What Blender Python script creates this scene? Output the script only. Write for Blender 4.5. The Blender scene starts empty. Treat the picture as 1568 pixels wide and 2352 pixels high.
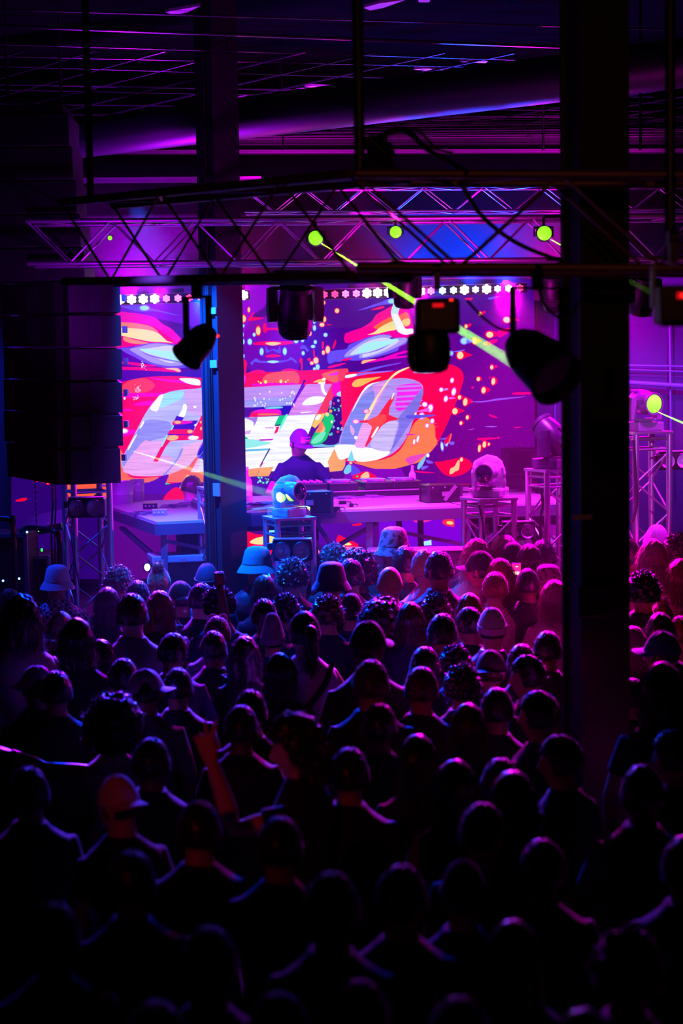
import bpy, bmesh, math, random
from mathutils import Vector, Matrix, Euler, noise
from mathutils.geometry import tessellate_polygon
rnd = random.Random(7)
C = bpy.context.scene.collection
PI = math.pi
# ------------------------------------------------------------------ camera
F = 3700.0; CAMZ = 3.12; PITCH = math.atan(306/3700.0); ROLL = math.radians(-0.9)
camd = bpy.data.cameras.new('camera'); cam = bpy.data.objects.new('camera', camd); C.objects.link(cam)
camd.sensor_fit = 'VERTICAL'; camd.sensor_height = 36; camd.lens = F*36/2352
camd.clip_start = .05; camd.clip_end = 100
CM = Matrix.Rotation(PI/2-PITCH, 3, 'X') @ Matrix.Rotation(ROLL, 3, 'Z')
cam.matrix_world = Matrix.Translation((0,0,CAMZ)) @ CM.to_4x4()
camd.dof.use_dof = True; camd.dof.focus_distance = 13.6; camd.dof.aperture_fstop = 1.7
sc = bpy.context.scene; sc.camera = cam
def ray(px, py): return CM @ Vector(((px-784)/F, (1176-py)/F, -1))
def at(px, py, Y):
    d = ray(px, py); t = Y/d.y
    return Vector((d.x*t, Y, CAMZ+d.z*t))
def atz(px, py, Z):
    d = ray(px, py); t = (Z-CAMZ)/d.z
    return Vector((d.x*t, d.y*t, Z))
def sc_at(Y): return F/Y
# ------------------------------------------------------------------ colour / materials
def lin(c):
    return tuple(((v/255)/12.92 if v/255 <= .04045 else ((v/255+.055)/1.055)**2.4) for v in c)
MATS = {}
def mat(name, col, rough=.5, metal=0., emit=None, es=0., alpha=1, trans=0., bump=0., bscale=60, spec=.5, sheen=0, coat=0, varc=0.):
    if name in MATS: return MATS[name]
    m = bpy.data.materials.new(name); m.use_nodes = True; nt = m.node_tree
    b = nt.nodes['Principled BSDF']; l = lin(col)
    b.inputs['Base Color'].default_value = (*l, 1)
    b.inputs['Roughness'].default_value = rough; b.inputs['Metallic'].default_value = metal
    b.inputs['Specular IOR Level'].default_value = spec
    if sheen: b.inputs['Sheen Weight'].default_value = sheen; b.inputs['Sheen Roughness'].default_value = .4
    if coat: b.inputs['Coat Weight'].default_value = coat
    if trans: b.inputs['Transmission Weight'].default_value = trans
    if emit:
        b.inputs['Emission Color'].default_value = (*lin(emit), 1); b.inputs['Emission Strength'].default_value = es
    if bump or varc:
        tc = nt.nodes.new('ShaderNodeTexCoord'); n = nt.nodes.new('ShaderNodeTexNoise')
        n.inputs['Scale'].default_value = bscale; n.inputs['Detail'].default_value = 4
        nt.links.new(tc.outputs['Object'], n.inputs['Vector'])
        if bump:
            bp = nt.nodes.new('ShaderNodeBump'); bp.inputs['Strength'].default_value = bump; bp.inputs['Distance'].default_value = .01
            nt.links.new(n.outputs['Fac'], bp.inputs['Height']); nt.links.new(bp.outputs['Normal'], b.inputs['Normal'])
        if varc:
            mx = nt.nodes.new('ShaderNodeMixRGB'); mx.inputs[1].default_value = (*[v*(1-varc) for v in l], 1)
            mx.inputs[2].default_value = (*[min(1, v*(1+varc)) for v in l], 1)
            nt.links.new(n.outputs['Fac'], mx.inputs[0]); nt.links.new(mx.outputs[0], b.inputs['Base Color'])
    MATS[name] = m; return m
# ------------------------------------------------------------------ object helpers
def props(o, label=None, cat=None, group=None, kind=None):
    if label: o['label'] = label
    if cat: o['category'] = cat
    if group: o['group'] = group
    if kind: o['kind'] = kind
    return o
def thing(name, label, cat, loc=(0,0,0), rz=0, group=None, rot=None, scale=1):
    o = bpy.data.objects.new(name, None); C.objects.link(o); o.empty_display_size = .1
    o.location = loc; o.rotation_euler = rot if rot else (0,0,rz); o.scale = (scale,)*3
    return props(o, label, cat, group)
def link(name, me, m=None, parent=None, loc=None, rot=None, scale=None):
    o = bpy.data.objects.new(name, me); C.objects.link(o)
    if parent: o.parent = parent
    if loc is not None: o.location = loc
    if rot is not None: o.rotation_euler = rot
    if scale is not None: o.scale = scale if hasattr(scale, '__len__') else (scale,)*3
    if m:
        if len(me.materials) == 0: me.materials.append(m)
        elif me.materials[0] != m:
            o.material_slots[0].link = 'OBJECT'; o.material_slots[0].material = m
    return o
def mesh(name, vs, fs, smooth=False):
    me = bpy.data.meshes.new(name); me.from_pydata([tuple(v) for v in vs], [], fs); me.validate(); me.update()
    if smooth:
        for p in me.polygons: p.use_smooth = True
    return me
class MB:
    def __init__(s): s.v = []; s.f = []
    def add(s, vs, fs):
        n = len(s.v); s.v += [Vector(v) for v in vs]; s.f += [tuple(i+n for i in f) for f in fs]; return s
    def box(s, c, size, rz=0, bev=0, M=None):
        bm = bmesh.new(); bmesh.ops.create_cube(bm, size=1)
        for v in bm.verts: v.co = Vector((v.co.x*size[0], v.co.y*size[1], v.co.z*size[2]))
        if bev: bmesh.ops.bevel(bm, geom=bm.edges[:], offset=bev, segments=2, affect='EDGES', profile=.6)
        T = Matrix.Translation(c) @ Matrix.Rotation(rz, 4, 'Z')
        if M is not None: T = M @ T
        bm.verts.index_update()
        s.add([T @ v.co for v in bm.verts], [[v.index for v in f.verts] for f in bm.faces]); bm.free(); return s
    def tube(s, pts, r, n=10, cap=True):
        pts = [Vector(p) for p in pts]; rs = r if hasattr(r, '__len__') else [r]*len(pts)
        up = None; rings = []
        for i, p in enumerate(pts):
            d = (pts[min(i+1, len(pts)-1)]-pts[max(i-1, 0)])
            if d.length < 1e-9: d = Vector((0,0,1))
            d.normalize()
            if up is None: up = d.orthogonal().normalized()
            else:
                up = up-d*up.dot(d)
                up = d.orthogonal().normalized() if up.length < 1e-6 else up.normalized()
            w = d.cross(up); rr = rs[i]
            if not hasattr(rr, '__len__'): rr = (rr, rr)
            rings.append([p+up*math.cos(2*PI*k/n)*rr[0]+w*math.sin(2*PI*k/n)*rr[1] for k in range(n)])
        fs = []
        for i in range(len(rings)-1):
            for k in range(n): fs.append((i*n+k, i*n+(k+1) % n, (i+1)*n+(k+1) % n, (i+1)*n+k))
        if cap: fs.append(tuple(range(n))[::-1]); fs.append(tuple((len(rings)-1)*n+k for k in range(n)))
        s.add([v for r_ in rings for v in r_], fs); return s
    def lathe(s, prof, n=24, M=None, cap=True):
        M = M or Matrix.Identity(4)
        vs = [M @ Vector((r*math.cos(2*PI*k/n), r*math.sin(2*PI*k/n), z)) for r, z in prof for k in range(n)]
        fs = [(i*n+k, i*n+(k+1) % n, (i+1)*n+(k+1) % n, (i+1)*n+k) for i in range(len(prof)-1) for k in range(n)]
        if cap: fs += [tuple(range(n))[::-1], tuple((len(prof)-1)*n+k for k in range(n))]
        s.add(vs, fs); return s
    def sphere(s, c, r, n=16, m=10):
        r = r if hasattr(r, '__len__') else (r, r, r); c = Vector(c)
        prof = [(math.sin(PI*i/m), -math.cos(PI*i/m)) for i in range(m+1)]
        prof[0] = (.001, -1); prof[-1] = (.001, 1)
        M = Matrix.Translation(c) @ Matrix.Diagonal((r[0], r[1], r[2], 1))
        return s.lathe(prof, n, M)
    def prism(s, poly, y0, y1):          # polygon in x,z extruded along y
        n = len(poly); vs = [(x, y0, z) for x, z in poly]+[(x, y1, z) for x, z in poly]
        tri = tessellate_polygon([[Vector((x, z, 0)) for x, z in poly]])
        fs = [tuple(t) for t in tri]+[tuple(i+n for i in t[::-1]) for t in tri]
        fs += [(i, (i+1) % n, (i+1) % n+n, i+n) for i in range(n)]
        s.add(vs, fs); return s
    def build(s, name, m=None, parent=None, smooth=False, **k):
        me = mesh(name, s.v, s.f, smooth)
        bm = bmesh.new(); bm.from_mesh(me); bmesh.ops.recalc_face_normals(bm, faces=bm.faces[:]); bm.to_mesh(me); bm.free()
        if smooth:
            try: me.set_sharp_from_angle(angle=math.radians(40))
            except Exception: pass
        return link(name, me, m, parent, **k)
    def mesh(s, name, smooth=True):
        o = s.build(name, smooth=smooth); me = o.data; bpy.data.objects.remove(o); return me
_cyl = {}
def rod(name, p0, p1, r, m, parent=None, n=10):
    """a straight round rod: shared unit cylinder mesh"""
    if n not in _cyl: _cyl[n] = MB().tube([(0,0,0),(0,0,1)], 1, n).mesh('rod', True)
    p0 = Vector(p0); p1 = Vector(p1); d = p1-p0
    o = bpy.data.objects.new(name, _cyl[n]); C.objects.link(o)
    if parent: o.parent = parent
    o.location = p0; o.rotation_euler = d.to_track_quat('Z', 'Y').to_euler(); o.scale = (r, r, d.length)
    if len(_cyl[n].materials) == 0: _cyl[n].materials.append(m)
    o.material_slots[0].link = 'OBJECT'; o.material_slots[0].material = m
    return o
def spline(pts, k=8, closed=False):
    n = len(pts); out = []
    rng = range(n) if closed else range(n-1)
    for i in rng:
        P = [Vector(pts[(i+j) % n] if closed else pts[max(0, min(n-1, i+j))]) for j in (-1, 0, 1, 2)]
        for s in range(k):
            t = s/k
            out.append(.5*((2*P[1])+(P[2]-P[0])*t+(2*P[0]-5*P[1]+4*P[2]-P[3])*t*t+(3*P[1]-P[0]-3*P[2]+P[3])*t**3))
    if not closed: out.append(Vector(pts[-1]))
    return out
def copy_tree(o, parent=None):
    c = o.copy(); C.objects.link(c)
    if parent: c.parent = parent
    for ch in list(o.children): copy_tree(ch, c)
    return c
# common materials
BLK = mat('black_plastic', (14,14,16), .45, bump=.1)
BLKM = mat('black_metal', (12,12,16), .4, .3)
ALU = mat('brushed_aluminium', (190,190,196), .32, .85, bump=.05, bscale=200)
DKST = mat('dark_steel', (70,70,78), .4, .7)
RUB = mat('cable_rubber', (16,16,18), .6)
GLS = mat('lens_glass', (60,60,80), .08, 0, coat=1)
# ------------------------------------------------------------------ LED wall with its picture
SY = 16.2
SH = []         # (colour list or colour, pts(px), tex)
TR = [0, 0, 1]
def G(x0, y0, s): TR[:] = [x0, y0, s]
def tp(x, y): return (TR[0]+x/TR[2], TR[1]+y/TR[2])
def P(col, pts, sm=True, t=0, k=5, c2=None):
    q = [tp(*p) for p in pts]
    if sm: q = [(v.x, v.y) for v in spline([(a, b, 0) for a, b in q], k, True)]
    SH.append((col, q, t, c2))
def E(col, x, y, rx, ry=None, a=0, halo=None, hw=1.35):
    ry = ry or rx; a = math.radians(a)
    def el(f):
        return [tp(x+f*rx*math.cos(u)*math.cos(a)-f*ry*math.sin(u)*math.sin(a), y+f*rx*math.cos(u)*math.sin(a)+f*ry*math.sin(u)*math.cos(a)) for u in [2*PI*i/18 for i in range(18)]]
    if halo: SH.append((halo, el(hw), 0, None))
    SH.append((col, el(1), 0, None))
bgp=(92,0,165); deep=(64,0,160); mg=(255,0,190); hot=(255,0,110); red=(255,0,45); org=(255,105,50); pea=(255,200,140); crm=(255,232,150)
bl1=(105,75,255); lav=(165,155,250); cyn=(150,232,250); wht=(255,255,255); pal=(215,215,255); pnk=(240,150,240); lil=(190,120,235)
G(0,0,1)
P((70,0,150), [(26,640),(1228,640),(1228,1330),(26,1330)], False, c2=(90,0,120))
P((70,0,140), [(1020,700),(1228,830),(1228,1140),(1000,1140)], False, c2=(100,0,120))
P((40,0,110), [(26,640),(235,640),(240,1330),(26,1330)], False)
# --- left upper swirl (mirrored at x=627 on the right)
def swirl(mir):
    def tf(p): return p
    pass
G(270,680,7.467)
P((120,0,220), [(-40,-60),(1600,-60),(1600,420),(1300,520),(900,430),(400,320),(-40,300)], False)
P(bl1, [(60,175),(350,160),(520,190),(700,240),(1060,330),(880,310),(640,260),(420,270),(250,240),(120,200)])
E((160,235,250), 460,205, 78,42, 0, (120,100,255))
P(mg, [(-200,290),(200,285),(450,320),(640,370),(760,470),(920,560),(1060,700),(1200,850),(1380,860),(1360,910),(1200,900),(1000,850),(700,850),(300,860),(-200,840)], True)
P((255,0,100), [(-200,430),(200,470),(500,480),(700,560),(900,720),(980,800),(700,830),(300,850),(-200,860)])
P((255,130,110), [(-200,470),(140,450),(500,500),(660,580),(620,640),(-200,600)])
P(crm, [(-200,560),(60,545),(350,560),(560,590),(700,640),(780,710),(850,770),(940,800),(760,790),(560,780),(300,730),(60,680),(-200,640)])
P((255,140,80), [(110,700),(300,750),(540,810),(300,820),(120,770)])
P(bl1, [(50,890),(240,880),(420,830),(640,800),(900,820),(1100,870),(1300,950),(1440,1020),(1600,1150),(1500,1180),(1250,1160),(1230,1210),(1000,1240),(700,1210),(450,1130),(280,1040),(120,960)])
P(lav, [(210,910),(380,870),(560,820),(760,815),(980,860),(1150,930),(1350,1040),(1440,1160),(1200,1120),(1120,1180),(900,1200),(620,1150),(420,1050),(300,980)])
P(pal, [(400,920),(640,880),(900,850),(1050,920),(1250,1050),(1420,1160),(1100,1120),(900,1150),(650,1060),(480,980)])
P((170,245,250), [(380,905),(560,910),(820,940),(1040,960),(1150,1050),(1280,1130),(1000,1110),(780,1050),(560,990),(430,940)])
P((130,110,240), [(400,940),(540,1000),(760,1060),(1000,1110),(1230,1150),(1000,1130),(740,1080),(520,1020)])
P(deep, [(-200,990),(120,980),(300,1060),(430,1150),(-200,1110)], False)
P(hot, [(-200,1115),(200,1130),(500,1170),(700,1200),(450,1210),(100,1160),(-200,1150)])
P(hot, [(-200,1215),(400,1220),(800,1230),(1040,1235),(1090,1290),(1040,1310),(700,1290),(300,1270),(-200,1260)])
P(pea, [(820,1245),(1000,1235),(1080,1280),(1040,1300),(960,1270)])
P(deep, [(-200,1270),(500,1285),(1100,1320),(1600,1280),(1600,1420),(1100,1370),(640,1370),(-200,1640)], False)
P(hot, [(1270,1175),(1600,1180),(1600,1220),(1380,1210)])
for i in range(16): E(wht, 445+rnd.uniform(-45,45), 1180+rnd.gauss(0,45), 6, 9)
# --- the big letter C with red shadow
G(270,880,7.467)
P((255,0,60), [(-300,120),(40,-10),(300,-70),(560,-110),(1000,-120),(1450,-90),(1700,-100),(1700,200),(1500,1600),(1000,1760),(400,1760),(-300,1700)], True, 1)
P((255,60,30), [(60,60),(250,-60),(480,-80),(640,40),(500,150),(220,180),(60,190)], True, 1)
P(mg, [(-300,170),(800,170),(700,230),(400,235),(-300,290)], False)
P(mg, [(260,380),(400,320),(640,310),(560,380)], True)
P(mg, [(60,450),(220,440),(230,475),(70,475)]); P(mg, [(-300,790),(310,800),(200,900),(-200,940)])
P(mg, [(540,-100),(900,-60),(1450,-10),(1600,40),(1200,10),(700,-50)])
P(wht, [(1060,-80),(1370,-70),(1420,20),(1370,40),(1200,5)])
E(wht, 112,820, 55,34,0,(255,120,240)); E(wht,120,262,18,22)
for i in range(26): E((255,220,255), 350+rnd.gauss(0,28), 110+rnd.gauss(0,34), 6, 9)
for i in range(16): E((255,220,255), 320+rnd.gauss(0,28), 250+rnd.gauss(0,22), 6, 9)
P(org, [(-300,1180),(60,1150),(200,1600),(700,1610),(560,1700),(300,1740),(-300,1640)], True, 1)
P((190,190,250), [(1700,110),(1250,105),(1000,125),(830,170),(700,240),(580,370),(460,550),(330,800),(200,1050),(100,1240),(60,1330),(90,1460),(200,1560),(330,1592),(700,1590),(1000,1540),(1150,1480),(1260,1380),(1400,1180),(1500,960),(1700,700)], True, 2)
P((160,235,240), [(760,220),(900,160),(1120,130),(1100,260),(960,330),(740,420)], True, 2)
P((150,150,240), [(480,640),(900,680),(860,900),(520,1010),(250,1270),(110,1430),(95,1280),(300,900)], True, 2)
P((240,170,235), [(430,1010),(560,1000),(780,1010),(640,1250),(900,1250),(1000,1545),(700,1588),(330,1590),(200,1558),(100,1450)], True, 2)
P((215,170,235), [(1150,130),(1460,115),(1700,130),(1700,520),(1400,560),(1200,480),(1180,330)], True, 2)
P((245,180,225), [(1120,1100),(1500,980),(1500,1100),(1250,1370),(1080,1500),(820,1560),(960,1420),(1080,1180)], True, 2)
P((140,140,240), [(1090,1130),(1120,1140),(1050,1290),(900,1480),(820,1570),(780,1570),(860,1490),(1000,1320)], True)
P(wht, [(720,210),(790,200),(740,330),(690,470),(620,480),(560,430),(640,310)])
P(wht, [(1130,360),(1175,365),(1190,430),(1140,580),(1050,570),(1070,510),(1110,440)])
P((60,0,180), [(1010,560),(1140,590),(1100,650),(1380,640),(1340,700),(1280,900),(850,890),(940,720)], False)
P(mg, [(980,650),(1260,650),(1240,690),(960,710)]); E((255,190,90), 1030,672, 60,26,0,red)
P(red, [(900,790),(1200,790),(1260,880),(860,870)],False); E((255,190,90), 1240,830, 46,30,0,red); E(wht,1360,722,48,24)
P(red, [(830,900),(1060,890),(1500,900),(1500,970),(1000,985),(900,1000),(820,1100),(690,1345),(610,1345),(750,1080)], False)
E((255,190,90), 945,940, 100,44,-8,red,1.15); E(wht,1300,935,84,38,-4,(255,130,255),1.2)
P(red, [(1430,560),(1400,640),(1330,760),(1280,900),(1700,960),(1700,560)], False, 1)
E((255,190,90),1425,670,16,22); E((255,190,90),1430,780,16,30)
E(wht,1325,408,26,22)
P(cyn, [(945,720),(965,740),(930,800),(905,800)]); P(cyn, [(830,900),(860,900),(800,1020),(770,1080),(745,1080),(780,990)])
P(wht, [(440,650),(455,680),(400,770),(375,765)]); P(wht, [(320,880),(325,900),(200,1130),(175,1130),(230,1020)])
P((250,170,235), [(1170,1010),(1180,1020),(1130,1110),(1110,1100)])
# triangle of E left of column
P(org, [(1360,1260),(1260,1400),(1060,1500),(900,1560),(830,1700),(1000,1700),(1500,1700),(1500,1260)], False, 1)
P((250,190,230), [(1380,1290),(1700,1270),(1700,1510),(1250,1530)], False, 2)
P((84,0,170), [(880,1560),(760,1590),(640,1660),(430,1740),(430,1800),(800,1800),(830,1700)], False)
P((0,220,100), [(815,1720),(850,1710),(910,1735),(880,1750),(830,1740)])
P((84,0,170), [(-300,1760),(430,1740),(820,1740),(1100,1700),(1080,1900),(-300,1900)], False)
G(0,0,1)
P(pea, [(408,1135),(420,1105),(432,1090),(440,1110),(430,1140)]); P(red, [(375,1150),(400,1120),(425,1130),(430,1155)])
# far left of the wall seen beside the line array
for x,y,w in ((85,1092,16),(100,1098,12),(78,1096,9)): E((255,120,70), x,y, w*.35, w*.7, 0, red)
E((255,150,90),110,1101,5,10,0,red); P(red,[(38,1148),(60,1143),(58,1150),(38,1152)]); P(red,[(150,1160),(155,1110),(165,1120),(160,1165)])
P((255,90,60),[(160,1090),(240,1090),(240,1150),(165,1150)],True,1); P(red,[(235,1210),(252,1210),(258,1265),(246,1265)],False)
P(red,[(0,795),(18,803),(0,812)])
# ---- centre top: face like pattern, symmetric about x=627
G(550,680,6.817)
P((150,0,225), [(-50,-200),(480,-200),(400,150),(200,330),(180,700),(-50,640)])
P((140,0,190), [(150,400),(900,400),(900,1150),(150,1150)], c2=(100,0,170))
def warm(x,y,rx,ry,a=0): E((255,222,150), x,y, rx,ry,a,(255,20,50))
def cold(x,y,rx,ry,a=0): E((175,240,255), x,y, rx,ry,a,(80,70,255))
P(hot, [(150,340),(190,270),(240,260),(200,320),(380,340),(300,370),(140,390)])
P(hot, [(370,440),(420,430),(430,490),(610,490),(610,420),(655,420),(665,560),(620,575),(590,535),(450,535),(420,570),(370,560)])
P(hot, [(230,730),(400,705),(620,705),(840,710),(850,740),(640,770),(400,770),(220,760)])
P((255,210,140), [(400,738),(480,722),(560,722),(650,738),(560,772),(480,772)])
P(bl1, [(410,780),(450,850),(530,830),(600,840),(630,780),(645,880),(600,890),(520,850),(450,880),(415,880)])
P(hot, [(400,940),(520,910),(650,935),(560,960),(450,960)])
P((110,80,250), [(170,1050),(200,1020),(260,975),(330,1015),(520,1015),(740,1000),(800,955),(890,1020),(880,1050),(820,1000),(740,1020),(600,1050),(440,1050),(290,1040),(230,1030),(200,1080)])
P((170,240,250), [(430,1025),(520,1008),(620,1025),(520,1052)])
for a in ((145,215,20,38),(60,355,38,55),(292,545,34,65),(738,530,38,70),(1315,105,26,30),(1525,230,32,34),(1330,365,24,40),(1290,450,36,30),(1098,585,27,36),(1380,840,33,55),(1312,885,24,32),(1195,1010,38,48),(1130,1050,27,26),(1085,330,24,24)): warm(*a)
for a in ((55,465,22,26),(228,605,22,30),(160,715,34,46),(55,715,22,40),(45,605,18,36),(345,870,30,55),(708,865,30,55),(885,690,36,48),(985,680,25,44),(990,565,22,42,10),(815,583,22,30),(975,430,24,28),(1172,395,22,38,10),(1172,500,24,42),(1345,608,30,30),(1185,720,24,30),(1150,790,32,24),(995,895,24,32),(58,940,20,30),(1222,1110,30,42),(1172,1140,22,24)): cold(*a)
P(bl1, [(950,800),(1000,765),(1050,800),(1085,850),(1055,875),(1020,830),(960,830)]); P(bl1, [(1440,920),(1500,880),(1600,850),(1600,920),(1500,940)]); P(bl1, [(1440,980),(1600,940),(1600,1020),(1460,1020)])
P(hot, [(1040,470),(1090,420),(1140,450),(1140,490),(1045,500)]); P(red,[(1150,850),(1170,840),(1180,960),(1160,950)]); P(red,[(1290,720),(1320,720),(1310,820),(1290,820)]); P(red,[(1500,680),(1510,740),(1470,825),(1455,800)])
P(red,[(1060,980),(1110,970),(1110,1020),(1070,1010)]); P(red,[(60,990),(115,1050),(95,1210),(75,1210)]); P(red,[(930,1010),(980,975),(985,1160),(965,1160),(960,1060)])
P(red,[(1360,445),(1450,440),(1400,462)])
# behind the column
G(0,0,1)
P((255,0,50),[(485,862),(560,858),(560,900),(480,905)],False,1); P((180,170,245),[(480,900),(560,893),(560,960),(478,975)],False,2); P((255,0,60),[(470,972),(560,958),(560,1000),(465,1010)],False,1)
P((235,225,250),[(465,1008),(560,998),(560,1075),(455,1085)],False,2); P(org,[(455,1084),(560,1074),(560,1094),(455,1106)],False,1)
# ---- the E and L (letters two and three)
G(550,840,6.272)
P((255,0,40), [(-40,110),(800,75),(1560,38),(1460,250),(1330,275),(-40,320)], False, 1)
P((255,85,35), [(330,200),(440,110),(800,80),(830,270),(400,290)], True, 1); P((255,100,35), [(1200,110),(1555,45),(1480,230),(1380,250),(1240,190)], True, 1)
P(mg,[(200,290),(260,250),(780,250),(800,280)]); P((245,40,230),[(1270,140),(1400,90),(1520,90),(1420,130)]); P((245,40,230),[(60,140),(90,170),(60,300),(40,290)])
P(hot,[(130,105),(240,60),(330,65),(370,100)]); P(hot,[(600,80),(700,40),(860,70)])
P((200,150,240), [(-40,318),(900,268),(750,580),(430,600),(190,600),(-40,600)], False, 2)
P((165,160,245), [(90,500),(400,470),(770,460),(740,575),(200,600),(60,560)], True, 2)
P((225,140,235), [(960,265),(1330,262),(1230,460),(1110,700),(800,860),(560,1000),(760,590)], False, 2)
P((255,255,255), [(-40,750),(800,715),(1050,700),(1100,700),(1040,860),(900,1200),(1400,1170),(1600,1150),(1600,1340),(1380,1320),(1280,1460),(1100,1470),(480,1520),(50,1500),(-40,1500)], False, 2)
P((40,0,170), [(200,600),(740,572),(760,590),(690,700),(540,700),(200,640)], False)
P(mg, [(190,665),(290,630),(560,630),(600,690),(560,715),(200,700)]); P(red, [(170,670),(560,680),(570,712),(135,742)], False); P((255,110,40),[(280,690),(540,690),(540,712),(290,715)])
P((120,220,255), [(370,605),(480,590),(610,590),(600,612),(400,620)])
P((0,205,100), [(570,720),(660,715),(620,850),(500,860)], False); P((30,0,30), [(515,855),(600,840),(590,862),(500,872)], False); P(red,[(495,885),(575,872),(545,960),(495,985),(530,890)],False)
P((120,250,200), [(660,715),(690,720),(600,900),(570,900)])
P((170,120,220),[(50,745),(180,745),(260,745),(205,870),(190,800)]); P((225,170,235),[(60,950),(170,925),(145,985),(60,985)],False); P((225,170,235),[(370,885),(500,880),(480,905),(365,905)],False)
P((200,40,200),[(290,1060),(490,1050),(470,1075),(265,1085)],False)
P((0,215,120),[(50,1040),(85,1020),(120,1060),(60,1140),(50,1130)]); P((150,240,225),[(60,1060),(350,1090),(440,1120),(60,1190)])
P((90,190,215),[(60,1210),(300,1195),(420,1190),(410,1215),(60,1240)],False)
P((110,200,225),[(1000,1170),(1040,1145),(1330,1110),(1600,1130),(1600,1155),(1200,1170)],False)
P((150,0,230),[(895,270),(935,265),(770,600),(735,620)],False); P((60,0,160),[(930,200),(950,215),(900,300),(740,610),(760,540)],False)
P((30,20,120),[(425,1190),(445,1195),(300,1450),(280,1460)],False); P(red,[(330,1390),(345,1395),(265,1540),(250,1570)],False)
P(wht,[(900,560),(980,470),(1100,440),(1240,460),(1180,530),(1050,565)]); P(wht,[(890,670),(1060,660),(900,685)])
P((255,160,80),[(110,1490),(290,1470),(250,1590),(120,1600)],False,1); P((255,170,70),[(300,1470),(490,1455),(420,1590),(250,1595)],False,1)
P((84,0,160),[(40,1605),(480,1590),(480,1800),(40,1800)],False)
for i in range(26): E((0,220,110) if i%2 else (150,240,240), rnd.uniform(260,420), rnd.uniform(1600,1690), rnd.uniform(5,14))
P((255,165,75),[(1380,1165),(1400,1290),(1560,1370),(1480,1510),(1300,1530),(1270,1380)],False,1)
P(wht,[(1180,220),(1235,235),(1215,300),(1240,380),(1280,395),(1340,320),(1420,260),(1450,275),(1400,360),(1330,380),(1280,430),(1210,410),(1170,320)])
P((255,190,20),[(1060,235),(1150,195),(1230,190),(1220,235),(1140,240)]); E(wht,1215,195,26,20); E(wht,1160,250,30,16)
for x,y,r in ((375,232,22),(305,248,14),(272,228,10),(595,225,22),(665,232,14),(697,207,10)): E((255,235,60),x,y,r,r*1.2)
for i in range(30):
    x = rnd.choice([rnd.uniform(190,450), rnd.uniform(560,800)]); E((240,240,255), x, rnd.uniform(370,590), rnd.uniform(6,13), rnd.uniform(10,20))
# between the L and the O
P((255,50,20),[(1330,270),(1400,250),(1460,260),(1340,470),(1250,690),(1110,700),(1200,520)],False,1); P(mg,[(1340,265),(1400,240),(1460,200),(1560,230),(1500,420),(1350,430)])
P((50,0,110),[(1340,520),(1420,440),(1600,420),(1600,760),(1430,1110),(1170,1115),(1280,950),(1340,700),(1260,670)],True)
P((255,200,20),[(1110,700),(1240,685),(1180,800),(1090,900),(1040,870)],False); P((0,205,70),[(1230,690),(1310,690),(1360,740),(1350,830),(1290,960),(1240,1070),(1140,1130),(1020,1120),(1090,950),(1200,790)])
P((255,130,20),[(1180,800),(1230,900),(1200,950),(1100,960),(1140,870)]); P((255,190,90),[(1190,860),(1230,920),(1180,980),(1160,960),(1200,910)]); P((120,240,180),[(1040,1080),(1160,970),(1240,960),(1180,1080),(1060,1125)])
E(wht,1120,755,32); E(wht,1150,725,26); E((255,215,140),1260,700,28,30); E((255,150,60),1310,655,26,24)
for i in range(34):
    c = rnd.choice([cyn,(160,160,255),(0,220,130),(255,30,80),wht]); E(c, rnd.uniform(1290,1560), rnd.uniform(500,1090), rnd.uniform(8,22), rnd.uniform(8,24), 0)
P(cyn,[(1410,390),(1500,350),(1620,340),(1620,420),(1500,450),(1410,430)]); P((160,150,255),[(1480,330),(1640,300),(1700,380),(1600,520),(1500,480)])
# ---- the O / 8
G(770,830,5.227)
P(red, [(130,130),(500,120),(700,120),(960,45),(1320,30),(1480,80),(1540,190),(1490,380),(1390,640),(1290,860),(1180,1050),(1000,1160),(600,1200),(230,1210),(120,1190),(60,240),(100,160)], True, 0)
P((150,110,255),[(110,190),(130,165),(400,130),(690,110),(600,130),(350,160),(160,200)]); P(wht,[(110,190),(130,165),(240,150),(250,170),(150,200)])
P((255,190,70),[(200,270),(260,215),(400,200),(550,185),(420,240),(300,300),(220,305)]); P((255,60,70),[(30,90),(150,88),(100,230),(30,240)],False,1)
P((255,125,50),[(1070,665),(1180,760),(1200,900),(1220,980),(1130,1100),(1020,1200),(900,1240),(700,1290),(480,1290),(330,1250),(230,1210),(560,1180),(760,1080),(880,880),(950,740)], True, 1)
for i in range(16):
    y = 740+i*17; P((255,125,50),[(1120,y),(1195+rnd.uniform(-10,60),y+4),(1120,y+12)],False)
P((175,150,245),[(560,235),(720,205),(900,210),(1030,270),(1050,360),(1000,560),(930,720),(880,860),(790,1010),(680,1110),(560,1160),(400,1200),(260,1200),(190,1140),(60,1180),(20,1100),(60,900),(160,660),(250,480),(330,350),(430,270)], True, 2)
P((130,140,240),[(330,420),(560,350),(420,600),(300,900),(220,1040),(70,1010),(130,750)], True, 2)
P((225,150,240),[(450,300),(620,250),(520,480),(400,680),(320,1000),(220,1040),(320,760),(470,440)], True, 2)
P((250,40,245),[(760,290),(1030,280),(960,480),(800,590),(720,560),(740,380)], True, 2)
for y in (300,350,420,480,540): P((200,130,245),[(700,y),(1020,y-18),(1000,y+4),(720,y+16)])
P((120,120,235),[(1045,330),(1050,400),(1000,560),(930,700),(880,770),(700,1040),(670,1040),(760,800),(760,680),(850,560),(980,400)], True, 2)
P((255,255,255),[(0,1010),(200,1000),(350,1030),(650,1080),(560,1160),(400,1200),(260,1200),(190,1150),(60,1180),(10,1100)],True)
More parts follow.
